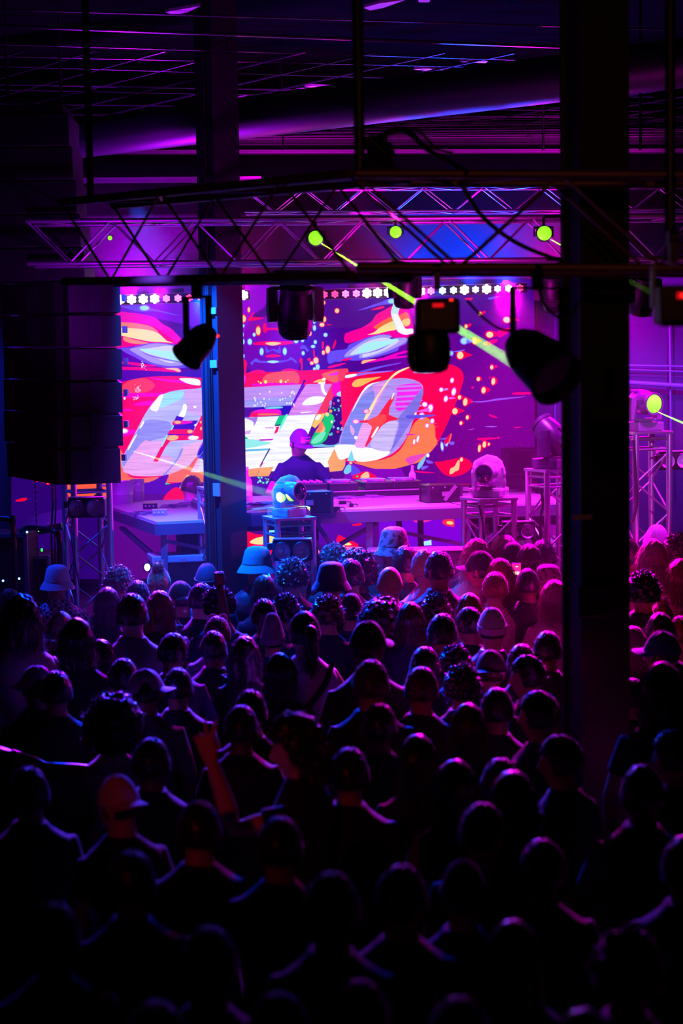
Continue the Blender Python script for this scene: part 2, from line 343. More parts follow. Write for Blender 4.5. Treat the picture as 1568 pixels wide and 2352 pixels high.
P((120,220,235),[(195,1060),(230,1200),(140,1195)],False); P((205,190,250),[(540,760),(740,720),(720,860),(660,1060),(520,1070),(420,1010),(470,850)], True, 2)
P((245,170,240),[(330,740),(430,750),(420,860),(370,1020),(300,1040),(240,1000)], True, 2)
# four pointed star in the middle
P((255,30,30),[(700,390),(710,430),(650,560),(640,640),(740,680),(770,695),(640,720),(560,770),(500,850),(365,1035),(355,1010),(420,860),(440,790),(400,740),(290,735),(290,712),(430,700),(520,640),(600,520)], False, 1)
P((255,75,25),[(520,650),(600,640),(600,720),(500,810),(430,900),(440,790),(380,720)],True); P(wht,[(500,790),(520,800),(450,910),(430,915),(445,880)]); P((235,235,255),[(690,385),(710,380),(690,440),(670,460)])
P((255,235,170),[(870,70),(880,80),(760,140),(660,220),(600,300),(520,420),(400,660),(340,700),(420,540),(540,350),(640,210),(740,120)])
P(wht,[(530,250),(440,280),(330,380),(230,560),(200,600),(270,450),(350,320),(430,265)])
P((255,170,255),[(930,130),(1040,90),(1110,80),(1260,100),(1170,140),(1050,145)]); E(wht,1085,112,30,34)
for x,y,rx,ry in ((1400,228,18,26),(1270,340,20,22),(1420,365,22,40),(1325,450,20,32),(1072,518,27,25),(1140,562,26,40),(1035,655,28,34),(1162,716,20,26),(1100,772,18,22),(962,630,12,18)): E(wht,x,y,rx,ry,12,(255,80,255),1.4)
P((180,130,255),[(1300,330),(1350,320),(1345,345),(1300,348)]); P((255,90,240),[(1370,430),(1450,440),(1370,455)]); P((255,90,240),[(980,600),(1110,560),(1120,600),(1000,605)])
P((80,80,230),[(860,650),(1170,640),(1160,660),(900,690)])
E((255,200,230),372,600,30,22,-10,(255,60,150)); E((255,220,240),245,722,32,22,0,(255,80,200)); E(wht,245,916,20,22); P((235,170,230),[(180,760),(230,830),(210,890),(180,830)])
E(wht,945,965,13,34,8,(255,60,150)); E(wht,990,930,14,44,14,(255,60,150)); P((240,40,190),[(850,870),(950,872),(940,885),(860,888)])
P((235,70,190),[(840,1180),(900,1140),(1080,1110),(1000,1180),(900,1240),(860,1210)])
P((110,200,255),[(990,1240),(1030,1190),(1090,1130),(1060,1220),(1010,1290),(985,1290)]); P((110,90,250),[(1090,1180),(1180,1215),(1110,1225)]); P((110,90,250),[(1040,1260),(1120,1260),(1040,1305)]); E(wht,1108,1128,18,22,0,(120,120,255))
P((130,0,180),[(120,1200),(220,1220),(400,1290),(800,1290),(860,1460),(100,1460)],False); P((120,210,255),[(100,1320),(150,1240),(195,1260),(190,1320),(130,1355)]); P((90,70,240),[(200,1240),(300,1330),(190,1370),(190,1330)])
P(red,[(210,1370),(260,1350),(380,1320),(500,1400),(230,1410)]); P(pea,[(300,1390),(360,1330),(400,1340),(400,1400)]); E((0,220,90),262,1382,14,10); E(pea,185,1218,18,16,0,red)
P(hot,[(960,1315),(1190,1336),(1150,1342),(1000,1335)])
P(red,[(1195,1220),(1250,1205),(1330,1190),(1500,1160),(1600,1180),(1640,1260),(1520,1360),(1330,1370)]); P(pea,[(1370,1350),(1380,1290),(1430,1260),(1470,1190),(1490,1200),(1480,1300),(1440,1320),(1400,1350)]); E(pea,1515,1180,16,30)
for x,y,rx,ry in ((1280,1020,16,48),(1330,980,18,36)): E((200,235,255),x,y,rx,ry,-6,(90,80,255),1.4)
P(org,[(1380,870),(1395,880),(1370,980),(1355,975)]); P(red,[(1310,940),(1380,880),(1330,1000)]); P((90,90,255),[(1250,930),(1340,915),(1300,940)]); P((110,90,255),[(1370,970),(1425,965),(1420,1000),(1380,1000)])
# ---- right purple field with drops
G(1000,680,5.47)
for x,y,rx,ry in ((558,222,20,24),(895,298,46,38),(383,380,20,24),(680,485,44,38),(490,565,26,38),(310,745,40,46),(705,895,20,28),(537,1043,22,26),(725,1072,24,44),(602,1184,26,40),(300,1272,22,28),(373,1330,28,48),(243,1447,34,40),(398,1525,18,28),(318,1597,18,24),(325,2055,18,28),(612,1865,22,40),(550,1913,18,46),(668,1862,12,20)):
    P(red,[(x-rx*1.2,y-ry*.8),(x,y-ry*1.4),(x+rx*2,y-ry*.8),(x+rx*(3.6 if rx>25 else 2.2),y+(rnd.uniform(-6,6))),(x+rx*2,y+ry*.5),(x,y+ry*1.3),(x-rx*1.2,y+ry*.7)]); E((255,226,160),x,y,rx,ry,8)
for x,y,r in ((612,200,18),(432,360,18),(760,885,18),(465,1150,16),(682,1024,12)): E(hot,x,y,r)
P(hot,[(610,580),(760,540),(770,570),(700,610),(615,620)]); P(hot,[(780,440),(930,400),(920,450),(800,520)]); P(hot,[(960,1225),(1010,1210),(1190,1208),(1200,1228),(1100,1240),(980,1238)])
E((150,230,250),358,565,40,36,0,(120,100,255)); E((150,230,250),190,720,28,28,0,(100,90,255)); P((120,100,255),[(400,545),(460,560),(440,590),(390,590)]); P((120,100,255),[(210,700),(370,672),(300,700)])
P((140,80,250),[(440,1325),(600,1318),(800,1285),(1140,1262),(900,1295),(720,1318),(560,1338)])
P(hot,[(520,1800),(560,1782),(740,1778),(750,1795),(560,1815)]); E(hot,788,1780,20,14); P((160,90,250),[(610,1640),(700,1632),(780,1640),(700,1648)]); P(hot,[(670,1490),(690,1488),(770,1520),(760,1532),(700,1518)]); P(hot,[(980,1650),(1085,1640),(1010,1660)]); P((190,60,230),[(400,1680),(490,1665),(460,1678)]); P(hot,[(1200,1610),(1260,1600),(1255,1612)])
P(hot,[(360,30),(470,20),(430,60)]); P((100,80,255),[(660,20),(810,0),(740,30),(680,45)])
# ---- right upper swirl
G(770,680,6.817)
P(bl1, [(350,225),(550,150),(700,100),(820,50),(950,30),(1000,80),(860,125),(720,140),(560,180),(420,215)]); E((150,235,245),875,80,52,34,-10,(110,100,255))
P((255,0,150), [(150,600),(220,560),(420,490),(560,400),(640,290),(800,200),(900,150),(1050,110),(1150,230),(1200,400),(1220,620),(1000,650),(700,640),(400,690),(200,740),(140,690)])
P(hot, [(550,215),(740,155),(760,190),(640,215)]); P((255,110,60), [(600,500),(740,390),(880,320),(1000,300),(1100,250),(1150,300),(1170,440),(1100,480),(900,520)])
P(crm, [(500,605),(600,570),(700,490),(850,410),(940,400),(950,520),(820,550),(640,595)]); P((255,215,120), [(1040,400),(1090,355),(1160,360),(1170,420),(1120,470),(1070,450)])
P(bl1, [(-100,880),(160,830),(220,760),(420,680),(640,610),(860,610),(780,690),(960,650),(1160,680),(1120,740),(1000,800),(960,860),(700,940),(440,1000),(250,1010),(100,980),(-100,1060)])
P(lav, [(140,950),(180,880),(300,790),(480,680),(700,610),(880,630),(820,690),(1060,650),(1140,690),(980,790),(780,880),(560,950),(380,970),(370,920),(200,950)])
P(pal, [(230,920),(380,780),(560,690),(760,650),(900,680),(1000,700),(860,800),(640,900),(430,960),(420,910)])
P((170,245,250), [(240,915),(340,880),(400,790),(580,720),(780,700),(960,665),(960,700),(820,770),(600,840),(420,890)])
P((130,110,240), [(260,915),(500,885),(700,820),(860,750),(700,840),(480,900)])
P(hot, [(80,1000),(250,965),(220,1000),(120,1015)]); P(hot, [(-100,1100),(60,1060),(170,1050),(40,1100),(-100,1130)])
P(mg, [(400,1050),(450,1000),(700,980),(960,890),(1160,845),(1160,870),(940,940),(1165,930),(1160,950),(860,990),(560,1040)]); P(pea, [(410,1050),(450,1005),(640,990),(520,1025),(430,1060)])
P((100,80,250), [(350,1190),(640,1110),(1000,1045),(990,1060),(760,1110),(500,1180)])
P((200,245,255), [(900,60),(960,40),(1050,60),(1035,130),(985,260),(1010,360),(1060,450),(1100,510),(1200,510),(1225,550),(1200,595),(1080,605),(980,560),(930,460),(870,270),(900,140)])
P(wht, [(890,280),(980,300),(1060,450),(1110,520),(1200,530),(1190,590),(1090,600),(990,550),(940,440)])
# ---- strip visible under the table
G(550,1140,5.058)
P((70,60,240),[(80,330),(120,290),(340,275),(480,280),(520,440),(350,420),(150,360)]); P(pal,[(180,310),(240,280),(340,275),(330,320),(220,340)]); P(cyn,[(240,380),(330,370),(470,310),(480,400),(360,430)])
P(red,[(40,420),(200,440),(350,450),(560,440),(560,640),(40,700)]); P(crm,[(120,540),(180,490),(330,460),(480,480),(420,540),(250,560)]); 
P((90,0,160),[(560,200),(1500,200),(1500,560),(560,560)],False)
P(red,[(890,230),(930,215),(920,330),(900,290)]); P(red,[(840,490),(870,478),(880,520),(850,535)]); P((140,200,255),[(860,580),(880,540),(905,570),(900,595)]); P(red,[(1150,450),(1200,470),(1380,560),(1300,600),(1130,540)]); P(crm,[(1170,545),(1230,520),(1300,560),(1240,570)]); P(red,[(1270,245),(1400,250),(1330,270)]); P(red,[(1300,330),(1400,310),(1420,330),(1350,345)])
P((255,120,230),[(820,620),(1000,600),(1400,590),(1400,690),(830,680)]); 
for i in range(20): E(rnd.choice([wht,(255,150,255),red]), rnd.uniform(830,1420), rnd.uniform(570,690), rnd.uniform(6,14))
G(0,0,1)
P((120,0,215),[(870,1150),(1140,1150),(1140,1330),(870,1330)],False); P((255,40,170),[(925,1165),(1010,1160),(1000,1190),(955,1200)]); E((255,210,100),968,1177,11,7,15,red); E((150,225,255),963,1165,8,6,0,bl1); E((150,225,255),932,1187,6,4,0,bl1); P((255,40,60),[(1015,1200),(1035,1180),(1044,1205),(1035,1210)]); E((255,215,120),1033,1201,8,4,10)
E((150,225,255),966,1231,5,5,0,bl1); P((170,240,255),[(972,1244),(990,1240),(991,1252),(974,1253)],False)
def make_screen():
    vs = []; fs = []; cols = []; lay = []
    boxes = []
    for col, q, t, c2 in SH:
        q = [(min(1228, max(26, a)), min(1330, b)) for a, b in q]
        bx = (min(a for a, b in q), max(a for a, b in q), min(b for a, b in q), max(b for a, b in q))
        L = 1+max([l for b, l in boxes if b[0] < bx[1] and b[1] > bx[0] and b[2] < bx[3] and b[3] > bx[2]], default=0)
        boxes.append((bx, L))
        y = SY-.0006*L; n = len(vs)
        pts = [at(a, b, y) for a, b in q]
        for p in pts: p.x = min(p.x, at(1228, 980, SY).x); vs.append(p)
        for tr in tessellate_polygon([[Vector((a, -b, 0)) for a, b in q]]): fs.append(tuple(n+i for i in tr))
        l1 = lin(col); l2 = lin(c2 or col)
        for a, b in q:
            u = (b-bx[2])/max(1e-6, bx[3]-bx[2]); cols.append(tuple(l1[i]*(1-u)+l2[i]*u for i in range(3))+(t/2,))
    me = bpy.data.meshes.new('screen_picture'); me.from_pydata([tuple(v) for v in vs], [], fs); me.update()
    at_ = me.color_attributes.new('Col', 'FLOAT_COLOR', 'POINT')
    for i, c in enumerate(cols): at_.data[i].color = c
    m = bpy.data.materials.new('led_picture'); m.use_nodes = True; nt = m.node_tree; nt.nodes.clear()
    out = nt.nodes.new('ShaderNodeOutputMaterial'); em = nt.nodes.new('ShaderNodeEmission'); a = nt.nodes.new('ShaderNodeAttribute'); a.attribute_name = 'Col'
    tc = nt.nodes.new('ShaderNodeTexCoord'); mp = nt.nodes.new('ShaderNodeMapping'); mp.inputs['Scale'].default_value = (1.6, 1, 34); n = nt.nodes.new('ShaderNodeTexNoise'); n.inputs['Scale'].default_value = 2.2; n.inputs['Detail'].default_value = 5
    nt.links.new(tc.outputs['Object'], mp.inputs[0]); nt.links.new(mp.outputs[0], n.inputs['Vector'])
    r = nt.nodes.new('ShaderNodeMapRange'); r.inputs[1].default_value = .35; r.inputs[2].default_value = .65; r.inputs[3].default_value = .82; r.inputs[4].default_value = 1.12
    nt.links.new(n.outputs['Fac'], r.inputs[0])
    mx = nt.nodes.new('ShaderNodeMix'); mx.inputs[2].default_value = 1.0      # float mix: 1 -> streaks by alpha
    nt.links.new(a.outputs['Alpha'], mx.inputs[0]); nt.links.new(r.outputs[0], mx.inputs[3])
    g = nt.nodes.new('ShaderNodeMath'); g.operation = 'MULTIPLY'; g.inputs[1].default_value = 1.0
    nt.links.new(mx.outputs[0], g.inputs[0]); nt.links.new(g.outputs[0], em.inputs['Strength']); nt.links.new(a.outputs['Color'], em.inputs['Color']); nt.links.new(em.outputs[0], out.inputs['Surface'])
    p0 = at(26, 980, SY); p1 = at(1228, 980, SY); zt = at(627, 640, SY).z; zb = at(627, 1330, SY).z
    t = thing('led_wall', 'large led video wall showing big slanted letters with red and orange shadows', 'screen', ((p0.x+p1.x)/2, SY, zb))
    o = link('screen_picture', me, m, None); o.parent = t; o.location = (-t.location.x, -t.location.y, -t.location.z)
    w = p1.x-p0.x
    MB().box((0, .07, (zt-zb)/2), (w+.02, .12, zt-zb+.02)).build('cabinet', BLK, t)
make_screen()
# ------------------------------------------------------------------ room shell
CONC = mat('dark_concrete', (34,33,38), .75, bump=.3, bscale=8, varc=.3)
PAINT = mat('dark_wall_paint', (90,84,100), .7, bump=.15, bscale=14, varc=.12)
CEIL = mat('ceiling_black', (8,8,10), .9, spec=0)
WALL_SHADE = mat('wall_shade', (6,6,10), .9, spec=.05)  # back wall blackened, its shade put into the colour
STEEL = mat('painted_steel', (46,46,54), .42, .2, bump=.05, bscale=30)
XL, XR, YB, ZC = -9.5, 9.5, 17.5, 6.15
def slab(name, c, s, m): return props(MB().box(c, s).build(name, m), kind='structure')
slab('floor', (0, 8.2, -.1), (19, 19, .2), CONC)
slab('ceiling', (0, 8.2, ZC+.1), (19.4, 19, .2), CEIL)
slab('wall_back', (0, YB+.1, ZC/2), (19.4, .2, ZC), WALL_SHADE)
xa = at(1232,900,YB).x; slab('wall_back_lit_right', ((xa+9.4)/2, YB-.02, 2.1), (9.4-xa, .04, 4.2), PAINT)  # lighter copy of the back wall where the wash falls
xb = at(40,900,YB).x; slab('wall_back_lit_left', ((xb-9.4)/2, YB-.02, 2.1), (9.4+xb, .04, 4.2), PAINT)  # same lighter copy for the lit strip at left
slab('wall_left', (XL-.1, 8.2, ZC/2), (.2, 19, ZC), PAINT)
slab('wall_right', (XR+.1, 8.2, ZC/2), (.2, 19, ZC), PAINT)
slab('wall_front', (0, -1.4, ZC/2), (19.4, .2, ZC), CEIL)
# columns: steel H columns set at an angle
def column(name, x, y, s, rz, label, tape=True):
    t = thing(name, label, 'column', (x, y, 0), rz)
    h = ZC
    MB().box((0, s/2-.012, h/2), (s, .024, h)).build('flange', STEEL, t)
    MB().box((0, -s/2+.012, h/2), (s, .024, h)).build('flange', STEEL, t)
    MB().box((0, 0, h/2), (s*.86, s-.05, h)).build('web', STEEL, t)
    MB().box((0, 0, .02), (s*1.3, s*1.3, .04)).build('base_plate', DKST, t)
    MB().box((0, 0, h-.03), (s*1.25, s*1.25, .06)).build('cap_plate', DKST, t)
    return t
cl = column('steel_column', at(514, 1000, 12.7).x, 12.7, .24, math.radians(38), 'tall blue lit steel column standing between the two stage tables')
for dx, z0, z1 in ((-.03, .1, 6.0), (.0, .1, 4.4)):
    MB().tube([(-.135, dx, z0), (-.135, dx+.012, (z0+z1)/2), (-.135, dx, z1)], .008, 6).build('conduit', RUB, cl)
for z, w in ((3.66, .05), (3.25, .06), (2.27, .1)):
    MB().box((-.128, -.07, z), (.012, .1, w)).build('tape_strip', mat('paper_tape', (150,150,160), .6), cl)
cr = column('steel_column', at(1366, 1000, 8.1).x, 8.1, .26, math.radians(14), 'wide black steel column rising out of the crowd near the right edge')
MB().box((-.13, -.14, 2.42), (.1, .02, .025)).build('sticker', mat('sticker', (200,190,170), .5), cr)
MB().box((-.06, -.155, 2.0), (.2, .04, .16), bev=.01).build('junction_box', STEEL, cr)
# beams under the roof at the back
BEAMM = mat('beam_paint', (150,146,160), .35, .3)
def ibeam(p0, p1, h, w, name='trim_1', m=BEAMM):
    p0 = Vector(p0); p1 = Vector(p1); d = (p1-p0); L = d.length; a = math.atan2(d.y, d.x)
    o = MB().box((L/2, 0, h/2-.008), (L, w, .016)).box((L/2, 0, -h/2+.008), (L, w, .016)).box((L/2, 0, 0), (L, .012, h)).build(name, m)
    o.location = p0; o.rotation_euler = (0, -math.asin(d.z/L), a); props(o, kind='structure'); return o
ibeam(at(-300, 352, 16.6), at(1900, 346, 16.6), .035, .10, 'trim_1')
ibeam(at(-300, 306, 16.9), at(1900, 300, 16.9), .02, .05, 'trim_2')
ibeam(at(-300, 282, 17.1), at(1900, 276, 17.1), .02, .04, 'trim_3')
ibeam(at(60, 416, 15.6), at(600, 412, 15.6), .05, .06, 'trim_4')
ibeam(at(-300, 326, 16.2), at(1900, 318, 16.2), .10, .06, 'trim_5', STEEL)
for i_, (x0,y0,x1,y1) in enumerate(((540,318,1900,308),(600,311,1500,298),(760,300,1900,291),(860,290,1500,280),(980,280,1900,268),(540,312,900,290),(1000,275,1300,262))): ibeam(at(x0,y0,16.0+.1*i_), at(x1,y1,16.0+.1*i_), .012, .03, 'trim_%d' % (100+i_))
# ceiling grid rails
GRID = mat('grid_rail', (50,50,60), .35, .6)
GZ = 5.62
k = [6]
def rail(x0, y0, x1, y1, w=.014, z=GZ, ext=0):
    a = atz(x0, y0, z); b = atz(x1, y1, z); d = (b-a).normalized(); a -= d*ext; b += d*ext
    for p in (a, b): p.y = min(17.3, p.y); p.x = max(-9, min(9, p.x))
    o = rod('trim_%d' % k[0], a, b, w, GRID, n=6); k[0] += 1; props(o, kind='structure')
for x0, y0, x1, y1, w in ((-40,58,1600,120,.012),(-40,128,1600,165,.006),(-60,150,1600,200,.006),(-60,192,1500,222,.010),(-60,205,1600,238,.006),(-60,238,1500,256,.006),(-60,262,1500,270,.008),(-60,100,1600,150,.005),
    (-60,20,1600,70,.006)): rail(x0, y0, x1, y1, w)
for i in range(17):            # cross rails, slanting the other way
    x = -700+i*125
    a = atz(x, 310, GZ); d = Vector((math.sin(math.radians(-42)), math.cos(math.radians(-42)), 0))
    b = a-d*5.2
    if b.x > 8.8 or a.x < -8.8: continue
    a2 = Vector((a.x, min(a.y, 17), GZ)); o = rod('trim_%d' % k[0], a2, b, .009, GRID, n=6); k[0] += 1; props(o, kind='structure')
# pale slivers standing in for ceiling glints, highlights put into shape and colour
CEIL_GLINT = mat('ceiling_glint', (210,206,214), .55, varc=.1, bscale=3)
def glint_panel(q, i):
    vs = [atz(x, y, GZ+.02) for x, y in q]; n = len(vs)
    me = mesh('ceiling_glint', vs+[v+Vector((0,0,.02)) for v in vs], [tuple(range(n))[::-1], tuple(range(n, 2*n))]+[(j, (j+1) % n, (j+1) % n+n, j+n) for j in range(n)])
    o = link('ceiling_%d' % (i+2), me, CEIL_GLINT); props(o, kind='structure')
for i, q in enumerate([[(535,228),(565,224),(632,227),(612,232)],[(638,232),(670,227),(716,226),(690,234)],[(572,260),(610,256),(680,255),(640,260)],[(475,236),(510,235),(557,238)],[(248,287),(280,284),(330,283),(300,288)],[(344,297),(372,295),(376,297),(350,298)],[(165,285),(190,283),(198,285)],
     [(838,205),(870,192),(955,190),(925,198)],[(935,214),(960,208),(1060,192),(1010,205),(965,213)],[(770,236),(823,230),(823,238)],[(835,228),(880,228),(870,230)],[(700,200),(715,198),(785,202),(750,204)],[(670,210),(690,207),(735,209),(715,212)],[(765,210),(815,210),(812,213)],
     [(950,160),(980,157),(1000,160),(985,163)],[(1055,142),(1120,141),(1115,145)],[(1055,163),(1115,163),(1110,166)],[(1160,145),(1230,146),(1215,148)],[(1150,178),(1200,178),(1180,181)],[(1005,160),(1030,160),(1025,163)],[(403,250),(440,249),(437,254),(410,254)],
     [(835,18),(870,8),(930,0),(880,18),(850,24)],[(960,0),(988,0),(985,5),(962,5)],[(1185,158),(1220,166),(1190,168)],[(380,28),(460,14),(430,28),(400,34)]]): glint_panel(q, i)
# round duct under the roof
dk = MB(); a = at(150, 322, 14.6); b = at(1700, 128, 11.2)
dk.tube([a+(b-a)*(i/10) for i in range(11)], .17, 20)
props(dk.build('ventilation_duct', mat('duct_metal', (12,12,20), .5, 0, spec=.3), smooth=True), 'long round dark ventilation duct running slantwise under the roof', 'duct')
# wall pipe and conduits at right
def wpipe(n, pts, r, lab):
    props(MB().tube(pts, r, 8).build(n, mat('wall_pipe_paint', (190,180,200), .4), smooth=True), lab, 'pipe')
wpipe('wall_pipe', [at(1240, 866, 17.3), at(1800, 900, 17.3)], .022, 'thick horizontal pipe fixed along the purple back wall at right')
wpipe('conduit_pipe', [at(1300, 836, 17.35), at(1800, 846, 17.35)], .008, 'thin straight conduit on the purple wall above the thick pipe')
wpipe('conduit_pipe', [at(1380, 846, 17.35), at(1800, 862, 17.35)], .006, 'thin sloping conduit on the purple wall just above the thick pipe')
wpipe('vertical_conduit', [at(1537, 700, 17.36), at(1541, 1120, 17.36)], .01, 'thin vertical conduit crossing the thick pipe on the right wall')
wpipe('vertical_pipe', [at(1273, 600, 16.9), at(1273, 1090, 16.9)], .014, 'pink lit upright pipe just right of the video wall')
# ------------------------------------------------------------------ trusses
def truss(name, label, p0, p1, h, w, seg, r=.025, rb=.008, m=ALU, cat='truss', off=1):
    p0 = Vector(p0); p1 = Vector(p1); t = thing(name, label, cat, p0)
    d = (p1-p0); n = d.cross(Vector((0,0,1))).normalized()*-off*w; dn = Vector((0,0,-h)); O = Vector((0,0,0))
    cor = [O, n, dn, n+dn]
    for c in cor: rod('chord', c, c+d, r, m, t, 12)
    N = max(1, round(d.length/seg))
    for a, b in ((0,2),(1,3),(0,1),(2,3)):
        for i in range(N):
            u0 = d*(i/N); u1 = d*((i+1)/N)
            A, B = (a, b) if i % 2 == 0 else (b, a)
            rod('brace', cor[A]+u0, cor[B]+u1, rb, m, t, 6)
    return t
NT = mat('old_truss_metal', (110,84,80), .45, .5, bump=.1, bscale=120)
PA = at(140, 464, 9.5); PB = at(806, 400, 7.45)
truss('lighting_truss', 'near dark truss span slanting from the speaker array to the middle', PA, PB, .46, .35, .5, .024, .008, NT)
truss('lighting_truss', 'near dark truss span running level across the right half in front of the wide column', PB+Vector((.02,-.02,0)), at(1760, 402, 7.4), .42, .35, .45, .022, .008, NT)
truss('lighting_truss', 'middle box truss with pink lit chords above the stage front', at(60, 508, 11.6), at(1800, 494, 11.6), .30, .30, .3, .017, .007, ALU)
truss('lighting_truss', 'thin small truss high behind the middle truss, zigzag braces lit violet', at(560, 431, 13.1), at(1800, 424, 13.1), .19, .2, .24, .009, .005, ALU)
props(rod('lighting_pipe', at(150, 655, 14.75), at(1420, 632, 14.75), .024, ALU), 'long horizontal pipe the led bars hang from above the video wall', 'pipe')
def hpole(x, y0, y1, Y, r, lab):
    a = at(x, y1, Y); b = Vector((a.x, a.y, ZC if y0 <= 0 else at(x, y0, Y).z)); b.z = max(b.z, ZC)
    props(rod('hanging_pole', Vector((a.x, a.y, ZC)), a, r, BLKM), lab, 'pole')
hpole(208, -20, 450, 9.2, .022, 'black hanging pole above the left speaker array'); hpole(826, -20, 402, 7.5, .026, 'thick black hanging pole in the middle, cables tangled beside it'); hpole(1538, -20, 600, 7.4, .024, 'black hanging pole at the right edge above the red display fixture')
hpole(1470, 0, 345, 12.5, .012, 'thin hanging pole right of the wide column, under the roof'); hpole(1247, 0, 345, 15.8, .014, 'thin hanging rod just left of the wide column near the roof beam'); hpole(650, 0, 345, 14.5, .01, 'thin hanging rod under the duct, left of the middle pole')
def cable(name, pts, r, lab, m=RUB, cat='cable', parent=None):
    o = MB().tube(spline(pts, 8), r, 6).build(name, m, parent, smooth=True)
    if not parent: props(o, lab, cat)
    return o
cable('power_cable', [at(845,330,7.6), at(880,310,7.6), at(930,300,7.6), at(985,345,7.5), at(1045,380,7.45), at(1075,398,7.4)], .016, 'thick black cable drooping right from the tangle by the middle pole')
cable('power_cable', [at(920,300,7.6), at(960,300,7.6), at(1000,340,7.6), at(1040,352,7.6)], .008, 'thinner black cable above the thick drooping cable')
cable('signal_cable', [at(1060,425,7.6), at(1110,500,7.7), at(1190,560,7.8), at(1290,600,7.8)], .012, 'black cable running down across the truss toward the wide column')
cable('signal_cable', [at(1072,690,7.5), at(1110,730,7.5), at(1150,756,7.4), at(1195,760,7.3)], .007, 'thin black cable sagging between the two near hanging lamps')
cable('signal_cable', [at(1232,640,7.2), at(1250,700,7.2), at(1300,735,7.2), at(1330,690,7.2)], .007, 'thin black looped cable above the big round lamp')
tg = thing('cable_bundle', 'tangled bundle of black cables hanging on the truss beside the middle pole', 'cable', at(872,345,7.6))
for i in range(12):
    pts = [Vector((rnd.uniform(-.07,.07), rnd.uniform(-.05,.05), rnd.uniform(-.1,.07))) for _ in range(6)]
    cable('loop', pts, .008, '', parent=tg)
# ------------------------------------------------------------------ fixtures
LENSD = mat('dark_lens', (30,26,60), .05, 0, coat=1)
def head_mesh(L=.36, R=.125):
    prof = [(.03,-L*.5),(R*.72,-L*.48),(R*.9,-L*.40),(R,-L*.2),(R*1.02,L*.05),(R*.96,L*.3),(R*.86,L*.44),(R*.8,L*.5),(R*.7,L*.5)]
    return MB().lathe(prof, 24, Matrix.Rotation(-PI/2, 4, 'X')).mesh('head_shell')
HEADM = head_mesh(); _b = MB()
for i in range(9): _b.box((0, -.02-.016*i, .123), (.14, .006, .02))
FINM = _b.mesh('fins', False)
BASEM = MB().box((0,0,.05), (.34,.27,.1), bev=.02).mesh('base', False)
ARMM = MB().prism([(-.03,0),(.03,0),(.035,.16),(.025,.24),(-.025,.24),(-.035,.16)], -.055, .055).mesh('yoke_arm', False)
LENSM = MB().lathe([(.001,.02),(.05,.018),(.09,.006),(.1,-.01),(.1,-.03)], 24, Matrix.Translation((0,.185,0)) @ Matrix.Rotation(-PI/2, 4, 'X')).mesh('lens')
RINGM = MB().lathe([(.1,-.02),(.115,-.02),(.118,.012),(.1,.012)], 24, Matrix.Translation((0,.18,0)) @ Matrix.Rotation(-PI/2, 4, 'X'), cap=False).mesh('bezel')
def moving_head(loc, label, pan=0, tilt=0, s=1, hang=False, m=BLK, lens=None, group=None, name='moving_head_light'):
    """pan 0 = lens to +Y ; tilt lifts the lens"""
    t = thing(name, label, 'stage light', loc, rot=(PI if hang else 0, 0, pan), scale=s, group=group)
    link('base', BASEM, m, t)
    MB().box((0,0,.115), (.2,.1,.03), bev=.008).build('yoke_base', m, t)
    for sx in (-1, 1):
        link('yoke_arm', ARMM, m, t, (sx*.165, 0, .12))
        MB().box((sx*.1, 0, .125), (.16,.09,.025)).build('yoke_foot', m, t)
    h = link('head', HEADM, m, t, (0,0,.3), (tilt,0,0))
    link('fins', FINM, m, h); link('lens', LENSM, lens or LENSD, h); link('bezel', RINGM, m, h)
    return t
CLAMPM = MB().box((0,0,.03),(.03,.05,.08)).tube([(-.02,0,.085),(.02,0,.085)], .03, 12).mesh('clamp')
GREENL = mat('green_lit_lens', (120,255,60), .2, emit=(120,255,20), es=1.6)
def par_can(loc, label, yaw, tilt, R=.1, L=.24, m=BLK, lens=None, name='par_can_light', tall=.3):
    t = thing(name, label, 'stage light', loc, rot=(0,0,yaw))
    link('clamp', CLAMPM, BLKM, t)
    y = MB()
    for sx in (-1, 1): y.box((sx*(R+.015), 0, -tall*.5), (.012, .035, tall))
    y.box((0,0,.0), (2*R+.04,.035,.012)).build('yoke', BLKM, t)
    h = MB().lathe([(.02,-L*.5),(R*.6,-L*.5),(R*.85,-L*.3),(R*.95,-L*.1),(R,L*.45),(R*1.08,L*.46),(R*1.08,L*.5),(R*.95,L*.5),(R*.9,L*.3)], 24, Matrix.Rotation(-PI/2, 4, 'X'), cap=False).build('can', m, t, smooth=True, loc=(0,0,-tall+.03), rot=(tilt,0,0))
    MB().lathe([(.001,0),(R*.9,0)], 24, Matrix.Translation((0,L*.38,0)) @ Matrix.Rotation(-PI/2, 4, 'X'), cap=False).build('lens', lens or LENSD, h)
    return t
def top_of(px, py, Y, s=1): return at(px, py, Y)
# hanging fixtures
def on_chord(px, P0, P1, drop, r=.024):
    lo, hi = 0, 1
    for _ in range(40):
        m_ = (lo+hi)/2; p = P0+(P1-P0)*m_; v = CM.transposed() @ (p-Vector((0,0,CAMZ))); q = 784+F*v.x/-v.z
        if q < px: lo = m_
        else: hi = m_
    p = P0+(P1-P0)*lo; return p-Vector((0,0,drop+r+.07))
B0 = PB+Vector((.02,-.02,0)); B1 = at(1760, 402, 7.4)
moving_head(at(676, 622, 11.5), 'large black moving head lamp hanging over the dj, lens pointing down', pan=.2, tilt=-1.25, s=1.0, hang=True)
moving_head(at(929, 612, 11.6), 'small black moving head lamp hanging right of the led bar middle', pan=.5, tilt=-1.3, s=.62, hang=True)
moving_head(at(1474, 612, 11.4), 'black moving head lamp with violet rim hanging right of the wide column', pan=.4, tilt=-1.2, s=.72, hang=True)
